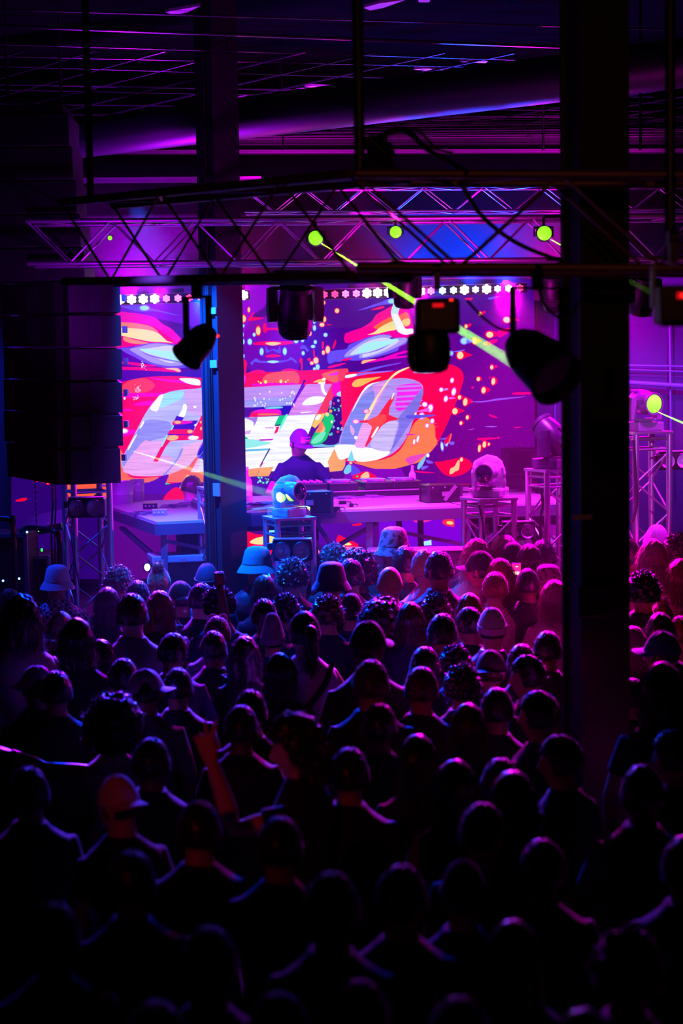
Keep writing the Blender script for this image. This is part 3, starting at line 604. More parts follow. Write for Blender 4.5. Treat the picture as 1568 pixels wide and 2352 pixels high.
moving_head(at(1272, 606, 11.4), 'black moving head lamp hanging beside the pink two cell led light', pan=-.3, tilt=-1.2, s=.7, hang=True)
REDL = mat('red_indicator', (255,40,20), .4, emit=(255,45,20), es=2.2)
t = par_can(on_chord(446, PA, PB, .46), 'black tilted spotlight with a red indicator hanging left of the blue column', 2.3, -.75, .082, .21, tall=.27)
MB().sphere((-.02, -.11, -.2), (.016,.012,.008)).build('indicator', REDL, t)
# boxy near fixture
t = thing('profile_light', 'black boxy profile lamp with red display hanging right of centre', 'stage light', on_chord(1000, B0, B1, .42))
link('clamp', CLAMPM, BLKM, t); MB().box((0,0,-.13), (.2,.16,.16), bev=.02).build('control_box', BLK, t)
MB().box((-.03,0,-.2), (.15,.12,.08), bev=.02).build('neck', BLK, t)
MB().lathe([(.05,-.39),(.085,-.375),(.1,-.33),(.1,-.24),(.09,-.21)], 20, Matrix.Translation((-.04,0,0))).build('barrel', BLK, t, smooth=True)
mb = MB()
for i in range(3): mb.sphere((-.012+.011*i, -.082, -.083), (.003,.003,.006), 8, 6)
MB().box((-.0,-.082,-.083), (.05,.006,.018), bev=.004).build('display_window', mat('red_window', (120,8,8), .3, emit=(255,10,30), es=.7), t); mb.build('digit', REDL, t)
MB().box((.06,-.08,-.06), (.016,.01,.008)).build('indicator', REDL, t)
# big round near fixture, tilted
t = par_can(on_chord(1232, B0, B1, .42), 'big black round lamp tilted downward, hanging left of the wide column', -2.6, -.55, .125,.34, tall=.36)
MB().lathe([(.121,0),(.124,.05),(.121,.1)], 20, Matrix.Translation((0,.02,-.33)) @ Matrix.Rotation(-PI/2-.55, 4, 'X'), cap=False).build('sleeve', BLK, t)
# display fixture at the right edge
t = thing('led_fixture', 'black fixture with a red number display at the right edge', 'stage light', at(1545, 600, 6.0))
link('clamp', CLAMPM, BLKM, t); MB().box((.02,0,-.16), (.16,.16,.14), bev=.012).build('housing', BLK, t)
MB().box((-.075,0,-.09), (.012,.04,.16)).build('bracket', mat('blue_grey_bracket', (90,96,130), .4, .5), t)
MB().box((.02,.0,-.2),(.14,.12,.08), bev=.02).build('lower_housing', BLK, t)
# digits "10.5" as small bars
def seg_text(s, h, parent, loc, m, name='digit'):
    seg = {'1':'bc','0':'abcdef','5':'afgcd','2':'abged','.':'p','8':'abcdefg','3':'abgcd'}
    x = 0
    for ch in s:
        q = MB(); w = h*.5; th = h*.13
        for c in seg[ch]:
            b = {'a':((w/2,h),(w,th)),'g':((w/2,h/2),(w,th)),'d':((w/2,0),(w,th)),'f':((0,h*.75),(th,h*.5)),'b':((w,h*.75),(th,h*.5)),'e':((0,h*.25),(th,h*.5)),'c':((w,h*.25),(th,h*.5)),'p':((0,0),(th*1.3,th*1.3))}[c]
            q.box((x+b[0][0], 0, b[0][1]), (b[1][0], .002, b[1][1]))
        q.build(name, m, parent, loc=loc); x += h*(.75 if ch != '.' else .35)
MB().box((.03,-.081,-.13), (.062,.004,.022)).build('display_window', mat('red_window', (120,8,8)), t)
seg_text('10.5', .013, t, (.008,-.085,-.1365), REDL)
# green lit lamps in the middle truss
for x, y, Y, s, lab in ((725,548,11.45,.5,'green glowing lamp in the middle truss left of the truss centre'),(908,534,11.7,.42,'green glowing lamp in the middle truss above the small moving head'),(1248,537,11.45,.5,'bright green lamp in the middle truss next to the wide column'),(253,547,11.7,.16,'tiny green lamp in the middle truss near the speaker array')):
    p = at(x, y, Y-.02); t = thing('beam_light', lab, 'stage light', p, rot=(0,0,PI), scale=s)
    MB().lathe([(.05,-.16),(.1,-.12),(.115,0),(.11,.08),(.1,.08)], 20, Matrix.Rotation(-PI/2, 4, 'X')).build('housing', BLK, t, smooth=True)
    MB().box((0,0,.16),(.04,.06,.14)).box((0,-.02,.09),(.26,.03,.03)).box((-.13,-.02,.03),(.02,.03,.14)).box((.13,-.02,.03),(.02,.03,.14)).build('yoke', BLKM, t)
    MB().sphere((0,.085,0), (.1,.03,.1)).build('lens', GREENL, t, smooth=True)
# ------------------------------------------------------------------ led bars
def led_mat(n, c, es): return mat(n, (240,240,255), .3, emit=c, es=es)
LW = led_mat('led_white', (255,235,255), 14); LM = led_mat('led_magenta', (255,60,240), 10); LB = led_mat('led_blue', (90,110,255), 10); LR = led_mat('led_red', (255,50,90), 3); LC = led_mat('led_cyan', (150,240,255), 5)
dot = MB().sphere((0,0,0), (.0085,.005,.0085), 8, 5).mesh('led_dot')
def cluster_mesh(key):
    me = MB(); 
    for rr, n in ((0,1),(.02,6)):
        for i in range(n): me.sphere((rr*math.cos(2*PI*i/n+.5), 0, rr*math.sin(2*PI*i/n+.5)), (.0098,.005,.0098), 8, 5)
    return me.mesh('led_cluster_'+key)
CLUS = cluster_mesh('a')
def led_bar(x0, y0, x1, y1, Y, label, mats):
    a = at(x0, y0, Y); b = at(x1, y1, Y); d = b-a; L = d.length
    t = thing('led_bar', label, 'led bar', (a+b)/2, rot=(0, -math.asin(d.z/L), 0))
    MB().box((0,.045,0), (L+.03,.08,.085), bev=.008).build('housing', BLK, t)
    MB().box((0,.045,.065), (L*.5,.02,.05)).build('bracket', BLKM, t)
    MB().box((0,.0,.046), (L+.03,.05,.004)).build('top_lip', ALU, t)
    n = max(1, round(L/.1))
    for i in range(n):
        link('led_cluster', CLUS, mats[min(i*len(mats)//n, len(mats)-1)], t, (-L/2+L*(i+.5)/n, 0, 0), scale=(1.5 if mats[min(i*len(mats)//n, len(mats)-1)] in (LW,) else 1.15))
led_bar(262, 689, 475, 683, 14.7, 'led bar with white and magenta cells left of the blue column', [LW,LW,LW,LM,LR,LR])
led_bar(732, 677, 1002, 668, 14.7, 'long pink and white led bar in the middle above the video wall', [LR,LM,LW,LW,LW,LM])
led_bar(1003, 668, 1206, 661, 14.7, 'led bar with blue white cells right of the centre above the video wall', [LC,LW,LB,LW,LB,LC,LR])
led_bar(549, 679, 569, 677, 14.7, 'single cell led light just right of the blue column', [LW])
led_bar(1246, 659, 1292, 656, 14.6, 'two cell pink led light beside the wide column', [LM,LM])
# ------------------------------------------------------------------ line array
def line_array():
    base = at(150, 1090, 12.3); s = 12.3/F
    t = thing('line_array', 'tall black hanging line array speaker at the left of the stage', 'speaker', (at(150,640,12.3).x, 12.3, 0))
    bx = t.location.x
    def zz(y): return at(150, y, 12.3).z
    ys = [650, 722, 795, 868, 940, 1012, 1092]
    for i in range(6):
        z1, z0 = zz(ys[i]), zz(ys[i+1]); h = z1-z0-.012
        w = .84 if i < 5 else .80; dy = -.03*max(0, i-2)
        q = MB()
        # V shaped front: two faces meeting in a recessed middle, trapezoid body behind
        P_ = [(-w/2-.07,.02),(-.05,-.20),(0,-.16),(.05,-.20),(w/2,-.06),(w/2-.1,.3),(-w/2+.1,.3)]
        n = len(P_); z0_ = z0+.006; z1_ = z1-.006
        til = .012*i
        q.add([(x,y+dy,z0_-(til if y < 0 else 0)) for x,y in P_]+[(x,y+dy,z1_-(til if y < 0 else 0)) for x,y in P_], [tuple(range(n)), tuple(range(n,2*n))]+[(k_,(k_+1) % n,(k_+1) % n+n,k_+n) for k_ in range(n)])
        c = q.build('speaker_box', BLK, t, loc=(-.0,0,0))
        for sx in (-1,1): MB().box((sx*(w/2+.012),.06+dy,(z0+z1)/2),(.03,.08,.05)).build('rigging_plate', DKST, c)
        MB().box((.24,-.14+dy,(z0+z1)/2-.01),(.1,.02,h*.86),rz=.32).build('grille', mat('grille_black', (24,22,34), .5, .3), c)
        MB().box((-.24,-.118+dy,(z0+z1)/2-.01),(.1,.02,h*.86),rz=-.42).build('grille', mat('grille_black', (24,22,34)), c)
        MB().box((0,.1+dy,z1_+.002),(w*.86,.3,.004)).build('edge_trim', ALU if i > 1 else BLKM, c)
    for i in range(5):
        z1, z0 = zz(270+i*76), zz(270+i*76+74)
        MB().box((-.24+.022*i,.05,(z0+z1)/2),(.66,.5,z1-z0), bev=.01).build('upper_cabinet', BLK, t)
    MB().box((-.2,.05,zz(265)+.03),(.5,.5,.05)).build('flying_frame', BLKM, t)
    for x in (-.4, 0): MB().tube([(x,.05,zz(265)),(x,.05,ZC)], .012, 8).build('chain_leg', DKST, t)
    return t
line_array()
# ------------------------------------------------------------------ stage, tables
SZ = 1.0
STG = mat('stage_deck', (52,48,58), .55, bump=.2, bscale=12, varc=.2)
WOOD = mat('deck_plywood', (150,140,156), .5, bump=.1, bscale=40, varc=.15)
DRP = mat('black_drape', (10,10,13), .9)
t = thing('stage_platform', 'black stage platform under the video wall and tables, front edge hidden by the crowd', 'stage', (0,14.9,0))
MB().box((0,0,SZ-.03),(6.6,3.9,.06)).build('deck', STG, t); MB().box((0,-1.9,SZ/2-.03),(6.5,.03,SZ-.06)).build('front_skirt', DRP, t)
MB().box((0,0,SZ/2-.04),(6.3,3.6,SZ-.09)).build('substructure', BLKM, t)
FR = mat('table_steel', (96,90,110), .35, .6)
def deck_table(name, label, cor, z, legs, braces, fascia=.09):
    c = sum((Vector((x, y, 0)) for x, y in cor), Vector())/len(cor); t = thing(name, label, 'table', (c.x, c.y, SZ))
    L = [Vector((x-c.x, y-c.y, 0)) for x, y in cor]; n = len(L); H = z-SZ
    MB().add([v+Vector((0,0,H-.02)) for v in L]+[v+Vector((0,0,H)) for v in L], [tuple(range(n))[::-1], tuple(range(n,2*n))]+[(j,(j+1) % n,(j+1) % n+n,j+n) for j in range(n)]).build('tabletop', WOOD, t)
    for j in range(n):
        a, b = L[j]*.995, L[(j+1) % n]*.995; d = b-a
        MB().box((0,0,0),(d.length,.04,fascia)).build('frame_rail', FR, t, loc=(a+b)/2+Vector((0,0,H-.02-fascia/2)), rot=(0,0,math.atan2(d.y,d.x)))
        MB().box((0,0,0),(d.length,.014,.02)).build('edge_strip', ALU, t, loc=(a+b)/2*1.003+Vector((0,0,H-.03)), rot=(0,0,math.atan2(d.y,d.x)))
    for x, y in legs:
        MB().box((0,0,(H-.05)/2),(.055,.055,H-.05)).build('leg', FR, t, loc=(x-c.x,y-c.y,0))
    for (x0,y0,z0),(x1,y1,z1) in braces:
        a = Vector((x0-c.x,y0-c.y,z0)); b = Vector((x1-c.x,y1-c.y,z1))
        d = b-a; o = MB().box((0,0,d.length/2),(.045,.03,d.length)).build('brace', FR, t, loc=a); o.rotation_euler = d.to_track_quat('Z','Y').to_euler()
    return t
TZ = 2.05; ang = math.radians(13); u = Vector((math.cos(ang), math.sin(ang), 0)); vv = Vector((-u.y, u.x, 0)); O1 = Vector((-.95,12.95,0))
def TP(a, b): p = O1+u*a+vv*b; return (p.x, p.y)
deck_table('stage_table', 'long plywood topped stage table carrying the dj gear', [TP(0,0),TP(2.0,0),TP(2.0,1.85),TP(0,1.85)], TZ, [TP(.05,.05),TP(1.22,.05),TP(.75,.9),TP(.05,1.78),TP(1.94,1.78)],
    [((*TP(.62,.06),1.0),(*TP(1.2,.06),.15)),((*TP(.75,.06),.98),(*TP(1.32,.06),.12)),((*TP(.4,.1),.45),(*TP(1.3,.1),.92))])
deck_table('stage_table', 'right end stage table with cables, monitor wedge behind on it', [TP(2.02,0),TP(3.05,0),TP(3.05,1.85),TP(2.02,1.85)], TZ, [TP(2.07,.05),TP(3.0,.05),TP(3.0,1.5),TP(2.07,1.5)],
    [((*TP(1.45,.1),.85),(*TP(2.1,.1),.7)),((*TP(1.5,.06),.2),(*TP(2.3,.06),.8))])
A=(-1.52,13.2); B=(-2.34,15.46); Cc=(-1.24,15.81); D=(-.42,13.55)
deck_table('stage_table', 'left stage table with dark legs carrying buckets and a pile of cables', [A,D,Cc,B], 1.97, [(-1.47,13.27),(-2.26,15.38),(-.5,13.6),(-1.28,15.7)], [((-1.5,13.3,.2),(-2.0,14.5,-.0)),((-1.45,13.3,.8),(-.75,13.5,.62)),((-2.0,14.6,.8),(-1.5,13.3,.62))])
# ------------------------------------------------------------------ towers
def tower(name, label, loc, h, rz, w=.29):
    t = thing(name, label, 'truss tower', loc, rz); k = w/2
    for sx, sy in ((-1,-1),(1,-1),(1,1),(-1,1)): rod('chord', (sx*k,sy*k,.02), (sx*k,sy*k,h-.02), .025, ALU, t, 14)
    cs = [(-k,-k),(k,-k),(k,k),(-k,k)]
    for f in range(4):
        a = cs[f]; b = cs[(f+1) % 4]
        rod('rung', (*a,h-.06), (*b,h-.06), .012, ALU, t, 8); rod('rung', (*a,h-.14), (*b,h-.14), .010, ALU, t, 8); rod('rung', (*a,.1), (*b,.1), .012, ALU, t, 8)
        n = round((h-.3)/.24)
        for i in range(n):
            z0 = .12+(h-.28)*i/n; z1 = .12+(h-.28)*(i+1)/n; p, q = (a, b) if (i+f) % 2 else (b, a)
            rod('brace', (*p,z0), (*q,z1), .0085, ALU, t, 8)
    MB().box((0,0,.01),(w+.12,w+.12,.02)).build('base_plate', DKST, t); MB().box((0,0,h-.01),(w+.05,w+.05,.02)).build('top_plate', ALU, t)
    return t
def X(px, Y): return at(px, 1150, Y).x
def ztop(px, py, Y): return at(px, py, Y).z
tw = {}
for kk, px, Y, py, rz, lab in (('a',200,12.9,1088,.42,'left truss tower standing under the line array, two lamp blinder on it'),('b',508,13.3,1118,.3,'truss tower mostly hidden behind the blue steel column'),
    ('c',663,12.6,1186,.36,'short truss tower in front of the dj holding a plastic covered lamp'),('d',1122,12.75,1142,.42,'middle right truss tower holding a lamp wrapped in clear plastic'),
    ('e',1270,12.9,1076,.42,'tall truss tower directly left of the wide column holding a raised black lamp'),('f',1478,12.7,990,.30,'tallest truss tower right of the wide column with the green beam lamp on top')):
    z = ztop(px, py, Y); tw[kk] = (X(px, Y), Y, z); tower('truss_tower', lab, (X(px,Y), Y, 0 if Y < 12.9 else 0), z, rz)
CLR = None
def plastic():
    m = bpy.data.materials.new('clear_plastic'); m.use_nodes = True; nt = m.node_tree; b = nt.nodes['Principled BSDF']
    b.inputs['Base Color'].default_value = (1,1,1,1); b.inputs['Roughness'].default_value = .12; b.inputs['Specular IOR Level'].default_value = .9; b.inputs['IOR'].default_value = 1.35
    tr = nt.nodes.new('ShaderNodeBsdfTransparent'); mx = nt.nodes.new('ShaderNodeMixShader'); lw = nt.nodes.new('ShaderNodeLayerWeight'); lw.inputs['Blend'].default_value = .35
    ma = nt.nodes.new('ShaderNodeMath'); ma.operation = 'MULTIPLY_ADD'; ma.inputs[1].default_value = .55; ma.inputs[2].default_value = .05
    tc = nt.nodes.new('ShaderNodeTexCoord'); n = nt.nodes.new('ShaderNodeTexNoise'); n.inputs['Scale'].default_value = 14; bp = nt.nodes.new('ShaderNodeBump'); bp.inputs['Strength'].default_value = .8; bp.inputs['Distance'].default_value = .02
    nt.links.new(tc.outputs['Object'], n.inputs['Vector']); nt.links.new(n.outputs['Fac'], bp.inputs['Height']); nt.links.new(bp.outputs['Normal'], b.inputs['Normal'])
    nt.links.new(lw.outputs['Facing'], ma.inputs[0]); nt.links.new(ma.outputs[0], mx.inputs[0]); nt.links.new(tr.outputs[0], mx.inputs[1]); nt.links.new(b.outputs[0], mx.inputs[2])
    nt.links.new(mx.outputs[0], nt.nodes['Material Output'].inputs['Surface']); return m
CLR = plastic()
SIL = mat('silver_housing', (150,150,165), .25, .4); GRN = mat('green_glass', (70,160,90), .1, emit=(30,200,60), es=.25)
def cover(t, s=1.0):
    q = MB(); prof = [(.02,.50),(.10,.485),(.17,.42),(.215,.32),(.225,.18),(.215,.12)]
    q.lathe([(r*s,z) for r, z in prof], 14, cap=False)
    o = q.build('plastic_cover', CLR, t, smooth=True, scale=(1,.85,1))
    for v in o.data.vertices: v.co += Vector((noise.noise(v.co*9), noise.noise(v.co*9+Vector((5,0,0))), noise.noise(v.co*9+Vector((0,7,0)))))*.03
    # base wrap
    MB().box((0,0,.055),(.42,.35,.13),bev=.03).build('base_cover', CLR, t)
def on(kk, dz=0): return Vector((tw[kk][0], tw[kk][1], tw[kk][2]+dz))
lh = moving_head(on('c'), 'plastic covered moving head lamp on the short tower in front of the dj', pan=-2.3, tilt=.05, s=.64, m=SIL); cover(lh)
lh = moving_head(on('d'), 'silver moving head lamp in clear plastic on the middle right tower, lens facing the crowd', pan=2.75, tilt=-.05, s=.66, m=SIL, lens=LENSD); cover(lh, .95)
lh = moving_head(on('e'), 'black moving head lamp on the tower left of the wide column, tipped upward', pan=.9, tilt=.75, s=.86, m=mat('dark_grey_housing', (60,60,78), .3, .3))
lh = moving_head(on('f'), 'silver moving head lamp with green lens on the tallest tower shooting a green beam', pan=-2.7, tilt=-.05, s=.74, m=SIL, lens=GREENL)
lh = moving_head(on('b'), 'dark moving head lamp half hidden behind the blue steel column', pan=1.9, tilt=.5, s=.86, m=SIL)
# blinders
BL_IN = mat('reflector', (225,220,240), .35, .4)
def blinder(loc, label, rz=0, s=1):
    t = thing('blinder_light', label, 'stage light', loc, rz, scale=s)
    MB().box((0,0,0),(.36,.12,.19),bev=.025).build('housing', mat('blinder_housing', (26,26,40), .4, .2), t)
    MB().box((-.2,.02,.03),(.05,.05,.06),bev=.008).build('side_knob', BLKM, t); MB().box((0,0,.1),(.34,.13,.01)).build('lip', ALU, t)
    for sx in (-1, 1):
        T_ = Matrix.Translation((sx*.085,-.06,0)) @ Matrix.Rotation(PI/2,4,'X')
        l = MB().lathe([(.080,-.01),(.083,.05),(.078,.054),(.074,.05),(.072,.0)], 24, T_, cap=False).build('rim', BLKM, t, smooth=True)
        MB().lathe([(.001,.004),(.03,.008),(.055,.022),(.074,.048)], 24, T_, cap=False).build('reflector', BL_IN, l, smooth=True)
        MB().sphere((sx*.085,-.075,0),(.018,.014,.018),12,8).build('bulb', mat('bulb_glass', (230,230,250), .15), l, smooth=True)
        MB().lathe([(.001,.053),(.04,.052),(.074,.049)], 24, T_, cap=False).build('glass', CLR, l, smooth=True)
    return t
def bl(px, py, Y, label, rz=0, s=1): return blinder(at(px, py, Y), label, rz, s)
bl(200, 1166, 12.62, 'two lamp blinder clamped across the left truss tower', 0, .82)
bl(672, 1263, 12.3, 'two lamp blinder low on the short tower in front of the dj', -.05, .86)
bl(1190, 1219, 12.75, 'two lamp blinder on the floor rack between the two right towers', .05, .74)
bl(1545, 1058, 12.9, 'two lamp blinder at the right picture edge beside the tallest tower', .08, .76)
# ------------------------------------------------------------------ dj gear
PLAT = mat('platter', (170,165,185), .3, .6); KNOB = mat('knob_white', (220,215,230), .4)
def tabz(px, py, z=TZ): return atz(px, py, z)
def gear_base(name, label, cat, px, py, w, d, h, m, rz=ang, z=TZ, bev=.008, name2='body'):
    p = tabz(px, py, z); t = thing(name, label, cat, (p.x, p.y, z), rz)
    MB().box((0,0,h/2),(w,d,h),bev=bev).build(name2, m, t); return t
GB = mat('gear_black', (24,22,30), .35, .2, coat=.3)
# long coffin case under the players
pc = tabz(815, 1138); t = thing('equipment_case', 'long low black case under the row of players', 'case', (pc.x, pc.y, TZ), ang)
MB().box((0,0,.03),(1.3,.42,.06),bev=.006).build('body', GB, t)
for sx in (-1,1):
    MB().box((sx*.64,-.21,.03),(.03,.012,.06)).build('corner', ALU, t)
MB().box((0,-.212,.055),(1.3,.008,.012)).build('edge_strip', ALU, t)
def on_case(a, b, h=.06):
    p = Vector((pc.x, pc.y, 0))+u*a+vv*b; return (p.x, p.y, TZ+h+.001)
for i, (a, lab) in enumerate(((-.14,'left media player with a round platter beside the dj hand'),(.19,'middle media player with a round platter on the long case'),(.40+.06,'right media player with a round platter by the water bottle'))):
    t = thing('media_player', lab, 'dj player', on_case(a, .02), ang+.001, 'media players on the long case')
    MB().box((0,0,.035),(.27,.36,.07),bev=.01).build('body', GB, t)
    j = MB().lathe([(.1,0),(.1,.016),(.085,.02),(.08,.018),(.001,.018)], 28, Matrix.Translation((0,-.03,.071))).build('jog_wheel', PLAT, t, smooth=True)
    MB().box((0,.12,.078),(.2,.1,.014),bev=.004).build('display', mat('player_screen', (40,30,70), .15, emit=(90,60,255), es=.6), t)
    for q in range(4): MB().lathe([(.009,0),(.008,.012)],10,Matrix.Translation((-.11,-.12+.04*q,.07))).build('button', KNOB, t)
t = thing('dj_mixer', 'black dj mixer with rows of knobs right under the dj hands', 'mixer', on_case(-.42, .02), ang)
MB().box((0,0,.035),(.26,.36,.07),bev=.008).build('body', GB, t)
for i in range(4):
    for j in range(5): MB().lathe([(.008,0),(.007,.018)],8,Matrix.Translation((-.09+.06*i,-.02+.035*j,.07))).build('knob', KNOB, t)
    MB().box((-.09+.06*i,-.1,.08),(.012,.02,.016)).build('fader', KNOB, t)
# box in front of dj, rack boxes
def flight(name, label, px, py, w, d, h, rz=ang, z=TZ, m=None):
    p = tabz(px, py, z); t = thing(name, label, 'case', (p.x, p.y, z), rz)
    MB().box((0,0,h/2),(w,d,h),bev=.006).build('body', m or GB, t)
    for sx in (-1,1):
        for sy in (-1,1): MB().box((sx*(w/2-.006),sy*(d/2-.006),h/2),(.022,.022,h+.004)).build('corner', DKST, t)
    MB().box((0,-d/2-.004,h*.5),(.06,.008,.04)).build('latch', ALU, t)
    for i in range(3): MB().sphere((-w*.36+i*w*.36,-d/2-.003,h-.02),(.006,.004,.006),8,6).build('screw', ALU, t)
    return t
flight('equipment_box', 'dark box in front of the dj behind the plastic covered lamp', 704, 1176, .38, .25, .17)
t = flight('equipment_box', 'black box with angled bracket standing right of the players', 1012, 1152, .30, .26, .15)
MB().box((-.02,-.14,.09),(.03,.012,.16)).build('bracket', ALU, t, rot=(0,.7,0))
flight('cable_case', 'small low dark case behind the middle right tower lamp', 1062, 1130, .42, .2, .07, m=GB)
# power strip, adapters, loose parts
for px, py, w, lab in ((786,1158,.06,'small black adapter lying on the table front'),(766,1172,.1,'short black bar lying on the table front edge'),(806,1164,.03,'tiny dark box on the table front edge right of the bar')):
    p = tabz(px, py); t = thing('power_adapter', lab, 'adapter', (p.x,p.y,TZ), ang); MB().box((0,0,.015),(w,.04,.03),bev=.005).build('body', GB, t); MB().tube(spline([(w/2,0,.015),(w/2+.03,.02,.02),(w/2+.06,.06,.006)],5),.004,6).build('lead', RUB, t)
# bottles
def bottle(px, py, z, h, label, liquid, m):
    p = tabz(px, py, z); t = thing('bottle', label, 'bottle', (p.x, p.y, z)); R = h*.16
    MB().lathe([(R*.9,0),(R,.01),(R,h*.55),(R*.9,h*.62),(R*.42,h*.76),(R*.36,h*.9),(R*.36,h*.91)],18).build('body', m, t, smooth=True)
    MB().lathe([(R*.42,h*.9),(R*.42,h)],14).build('cap', KNOB, t)
    MB().lathe([(R*1.02,h*.18),(R*1.02,h*.48)],18,cap=False).build('label_band', liquid, t)
bottle(567, 1153, TZ, .31, 'tall liquor bottle right beside the blue column', mat('bottle_label_pink', (255,120,160), .5), mat('pink_liquor', (255,80,130), .12, coat=.5))
p = on_case(.62, -.08, 0); 
bottle(947, 1118, TZ+.061, .2, 'clear water bottle at the right end of the players', mat('bottle_label_pale', (220,215,240), .5), mat('clear_bottle', (225,220,245), .15, coat=.6))
# metal tubs
def tub(px, py, z, r, h, label, handle=False):
    p = tabz(px, py, z); t = thing('metal_tub', label, 'tub', (p.x, p.y, z)); TM = mat('tub_metal', (205,195,220), .35, .5)
    MB().lathe([(.001,.003),(r*.84,0),(r*.86,.004),(r*.92,h*.4),(r*.94,h*.42),(r*.93,h*.44),(r,h*.97),(r*1.04,h),(r*1.0,h),(r*.97,h*.96),(r*.83,.01),(.001,.01)],28,cap=False).build('tub_body', TM, t, smooth=True)
    for s in (-1,1): MB().tube(spline([(s*r*.96,-.04,h*.8),(s*(r+.04),-.03,h*.84),(s*(r+.04),.03,h*.84),(s*r*.96,.04,h*.8)],4),.006,6).build('handle', TM, t)
tub(276, 1156, 1.97, .135, .21, 'large round metal tub on the left table')
tub(316, 1148, 1.97, .07, .2, 'small narrow metal tub touching the large one')
# interfaces + cable pile on left table
for px, py, lab in ((366,1183,'small silver audio interface box at the front of the left table'),(345,1168,'small black box behind the audio interface on the left table')):
    p = tabz(px, py, 1.97); t = thing('audio_interface', lab, 'audio box', (p.x,p.y,1.97), .1); MB().box((0,0,.025),(.13,.09,.05),bev=.005).build('body', GB if 'black' in lab else SIL, t)
    for i in range(3): MB().lathe([(.008,0),(.007,.012)],10,Matrix.Translation((-.04+.035*i,-.046,.026)) @ Matrix.Rotation(PI/2,4,'X')).build('knob', KNOB, t)
def coil(px, py, z, label, n=4, r=.1, sq=.6, m=RUB):
    p = tabz(px, py, z); t = thing('cable_pile', label, 'cable', (p.x,p.y,z))
    for i in range(n):
        cx, cy = rnd.uniform(-.08,.08), rnd.uniform(-.05,.05); rr = r*rnd.uniform(.6,1.2); ph = rnd.uniform(0,6)
        pts = [(cx+rr*math.cos(ph+a*.7)*(1+.2*math.sin(a)), cy+rr*sq*math.sin(ph+a*.7), .006+.004*i+.004*abs(math.sin(a*1.3))) for a in range(12)]
        MB().tube(spline(pts,4),.0042,6).build('loop', m, t, smooth=True)
CAB = mat('cable_grey', (90,84,104), .4)
coil(405,1166,1.97,'pile of looped cables in the middle of the left table',6,.1,m=CAB); coil(445,1160,1.97,'tangle of cables at the back of the left table by the column',6,.11,m=CAB); coil(325,1182,1.97,'loose cables hanging at the left table edge',4,.08,m=CAB)
coil(600,1162,TZ,'dark cables lying on the table right of the blue column',6,.1,m=CAB); coil(790,1146,TZ,'thin cables in front of the players on the long table',4,.09,m=CAB); coil(1180,1128,TZ,'black cables looping over the right table',3,.13,m=CAB); coil(1190,1122,TZ,'second black cable loop at the far right table edge',2,.16,m=CAB)
coil(860,1142,TZ,'thin cable loop below the middle player',3,.08,m=CAB)
# monitor wedge on right table, subs with bright grille
def wedge(px, py, z, w, d, h, rz, label, sl=.45):
    p = tabz(px, py, z); t = thing('monitor_wedge', label, 'speaker', (p.x,p.y,z), rz)
    prof = [(-d/2,0),(d/2,0),(d/2,h),(d*.1,h),(-d/2,h*.45)]
    MB().add([(-w/2,y,zz) for y,zz in prof]+[(w/2,y,zz) for y,zz in prof],[tuple(range(5)),tuple(range(5,10))]+[(i,(i+1)%5,(i+1)%5+5,i+5) for i in range(5)]).build('cabinet', mat('wedge_paint', (60,52,66), .5, bump=.2), t)
    q = MB().box((0,-.004,0),(w*.8,.012,h*.6)).build('grille', mat('grille_black', (24,22,34)), t, loc=(0,-d*.26,h*.72)); q.rotation_euler = (-math.atan2(d*.6,h*.55),0,0)
    MB().tube([(-w*.1,0,h),(-w*.1,.0,h+.03),(w*.1,.0,h+.03),(w*.1,0,h)],.008,6).build('carry_handle', DKST, t)
p = at(1200,1092,15.1); t = thing('speaker_cabinet', 'dark speaker cabinet tipped on its side at the back of the right table', 'speaker', (p.x,p.y,p.z), -.25)
MB().box((0,0,(TZ-p.z)/2),(.3,.2,p.z-TZ)).build('foot_block', GB, t)
MB().box((0,0,.13),(.38,.25,.26),bev=.01).build('cabinet', mat('wedge_paint', (60,52,66), .5), t); MB().box((.0,-.13,.13),(.2,.012,.2)).build('grille', mat('grille_black', (24,22,34)), t); MB().box((-.13,-.128,.13),(.04,.01,.24)).build('edge_panel', DKST, t); MB().tube([(-.05,0,.26),(-.04,0,.29),(0,0,.29)],.008,6).build('carry_handle', ALU, t)
def perf(name):
    m = bpy.data.materials.new(name); m.use_nodes = True; nt = m.node_tree; b = nt.nodes['Principled BSDF']; b.inputs['Metallic'].default_value = .4; b.inputs['Roughness'].default_value = .4
    tc = nt.nodes.new('ShaderNodeTexCoord'); vo = nt.nodes.new('ShaderNodeTexVoronoi'); vo.inputs['Scale'].default_value = 70; vo.inputs['Randomness'].default_value = .0
    r = nt.nodes.new('ShaderNodeMapRange'); r.inputs[1].default_value = .28; r.inputs[2].default_value = .36
    mx = nt.nodes.new('ShaderNodeMixRGB'); mx.inputs[1].default_value = (.01,.01,.012,1); mx.inputs[2].default_value = (.6,.55,.6,1)
    nt.links.new(tc.outputs['Object'], vo.inputs['Vector']); nt.links.new(vo.outputs['Distance'], r.inputs[0]); nt.links.new(r.outputs[0], mx.inputs[0]); nt.links.new(mx.outputs[0], b.inputs['Base Color']); return m
PERF = perf('perforated_metal')
p = at(1160, 1230, 14.4); t = thing('subwoofer', 'large subwoofer with pink perforated grille between the two right towers', 'speaker', (p.x, 14.6, SZ), -.1)
MB().box((0,.1,.42),(.6,.5,.84),bev=.01).build('cabinet', BLK, t)
for sx in (-1,1): MB().box((sx*.19,-.165,.45),(.13,.02,.7)).build('grille', PERF, t)
p = at(1262, 1230, 14.4); t = thing('subwoofer', 'subwoofer with perforated grille behind the tower left of the wide column', 'speaker', (p.x+.12, 14.5, SZ), -.1)
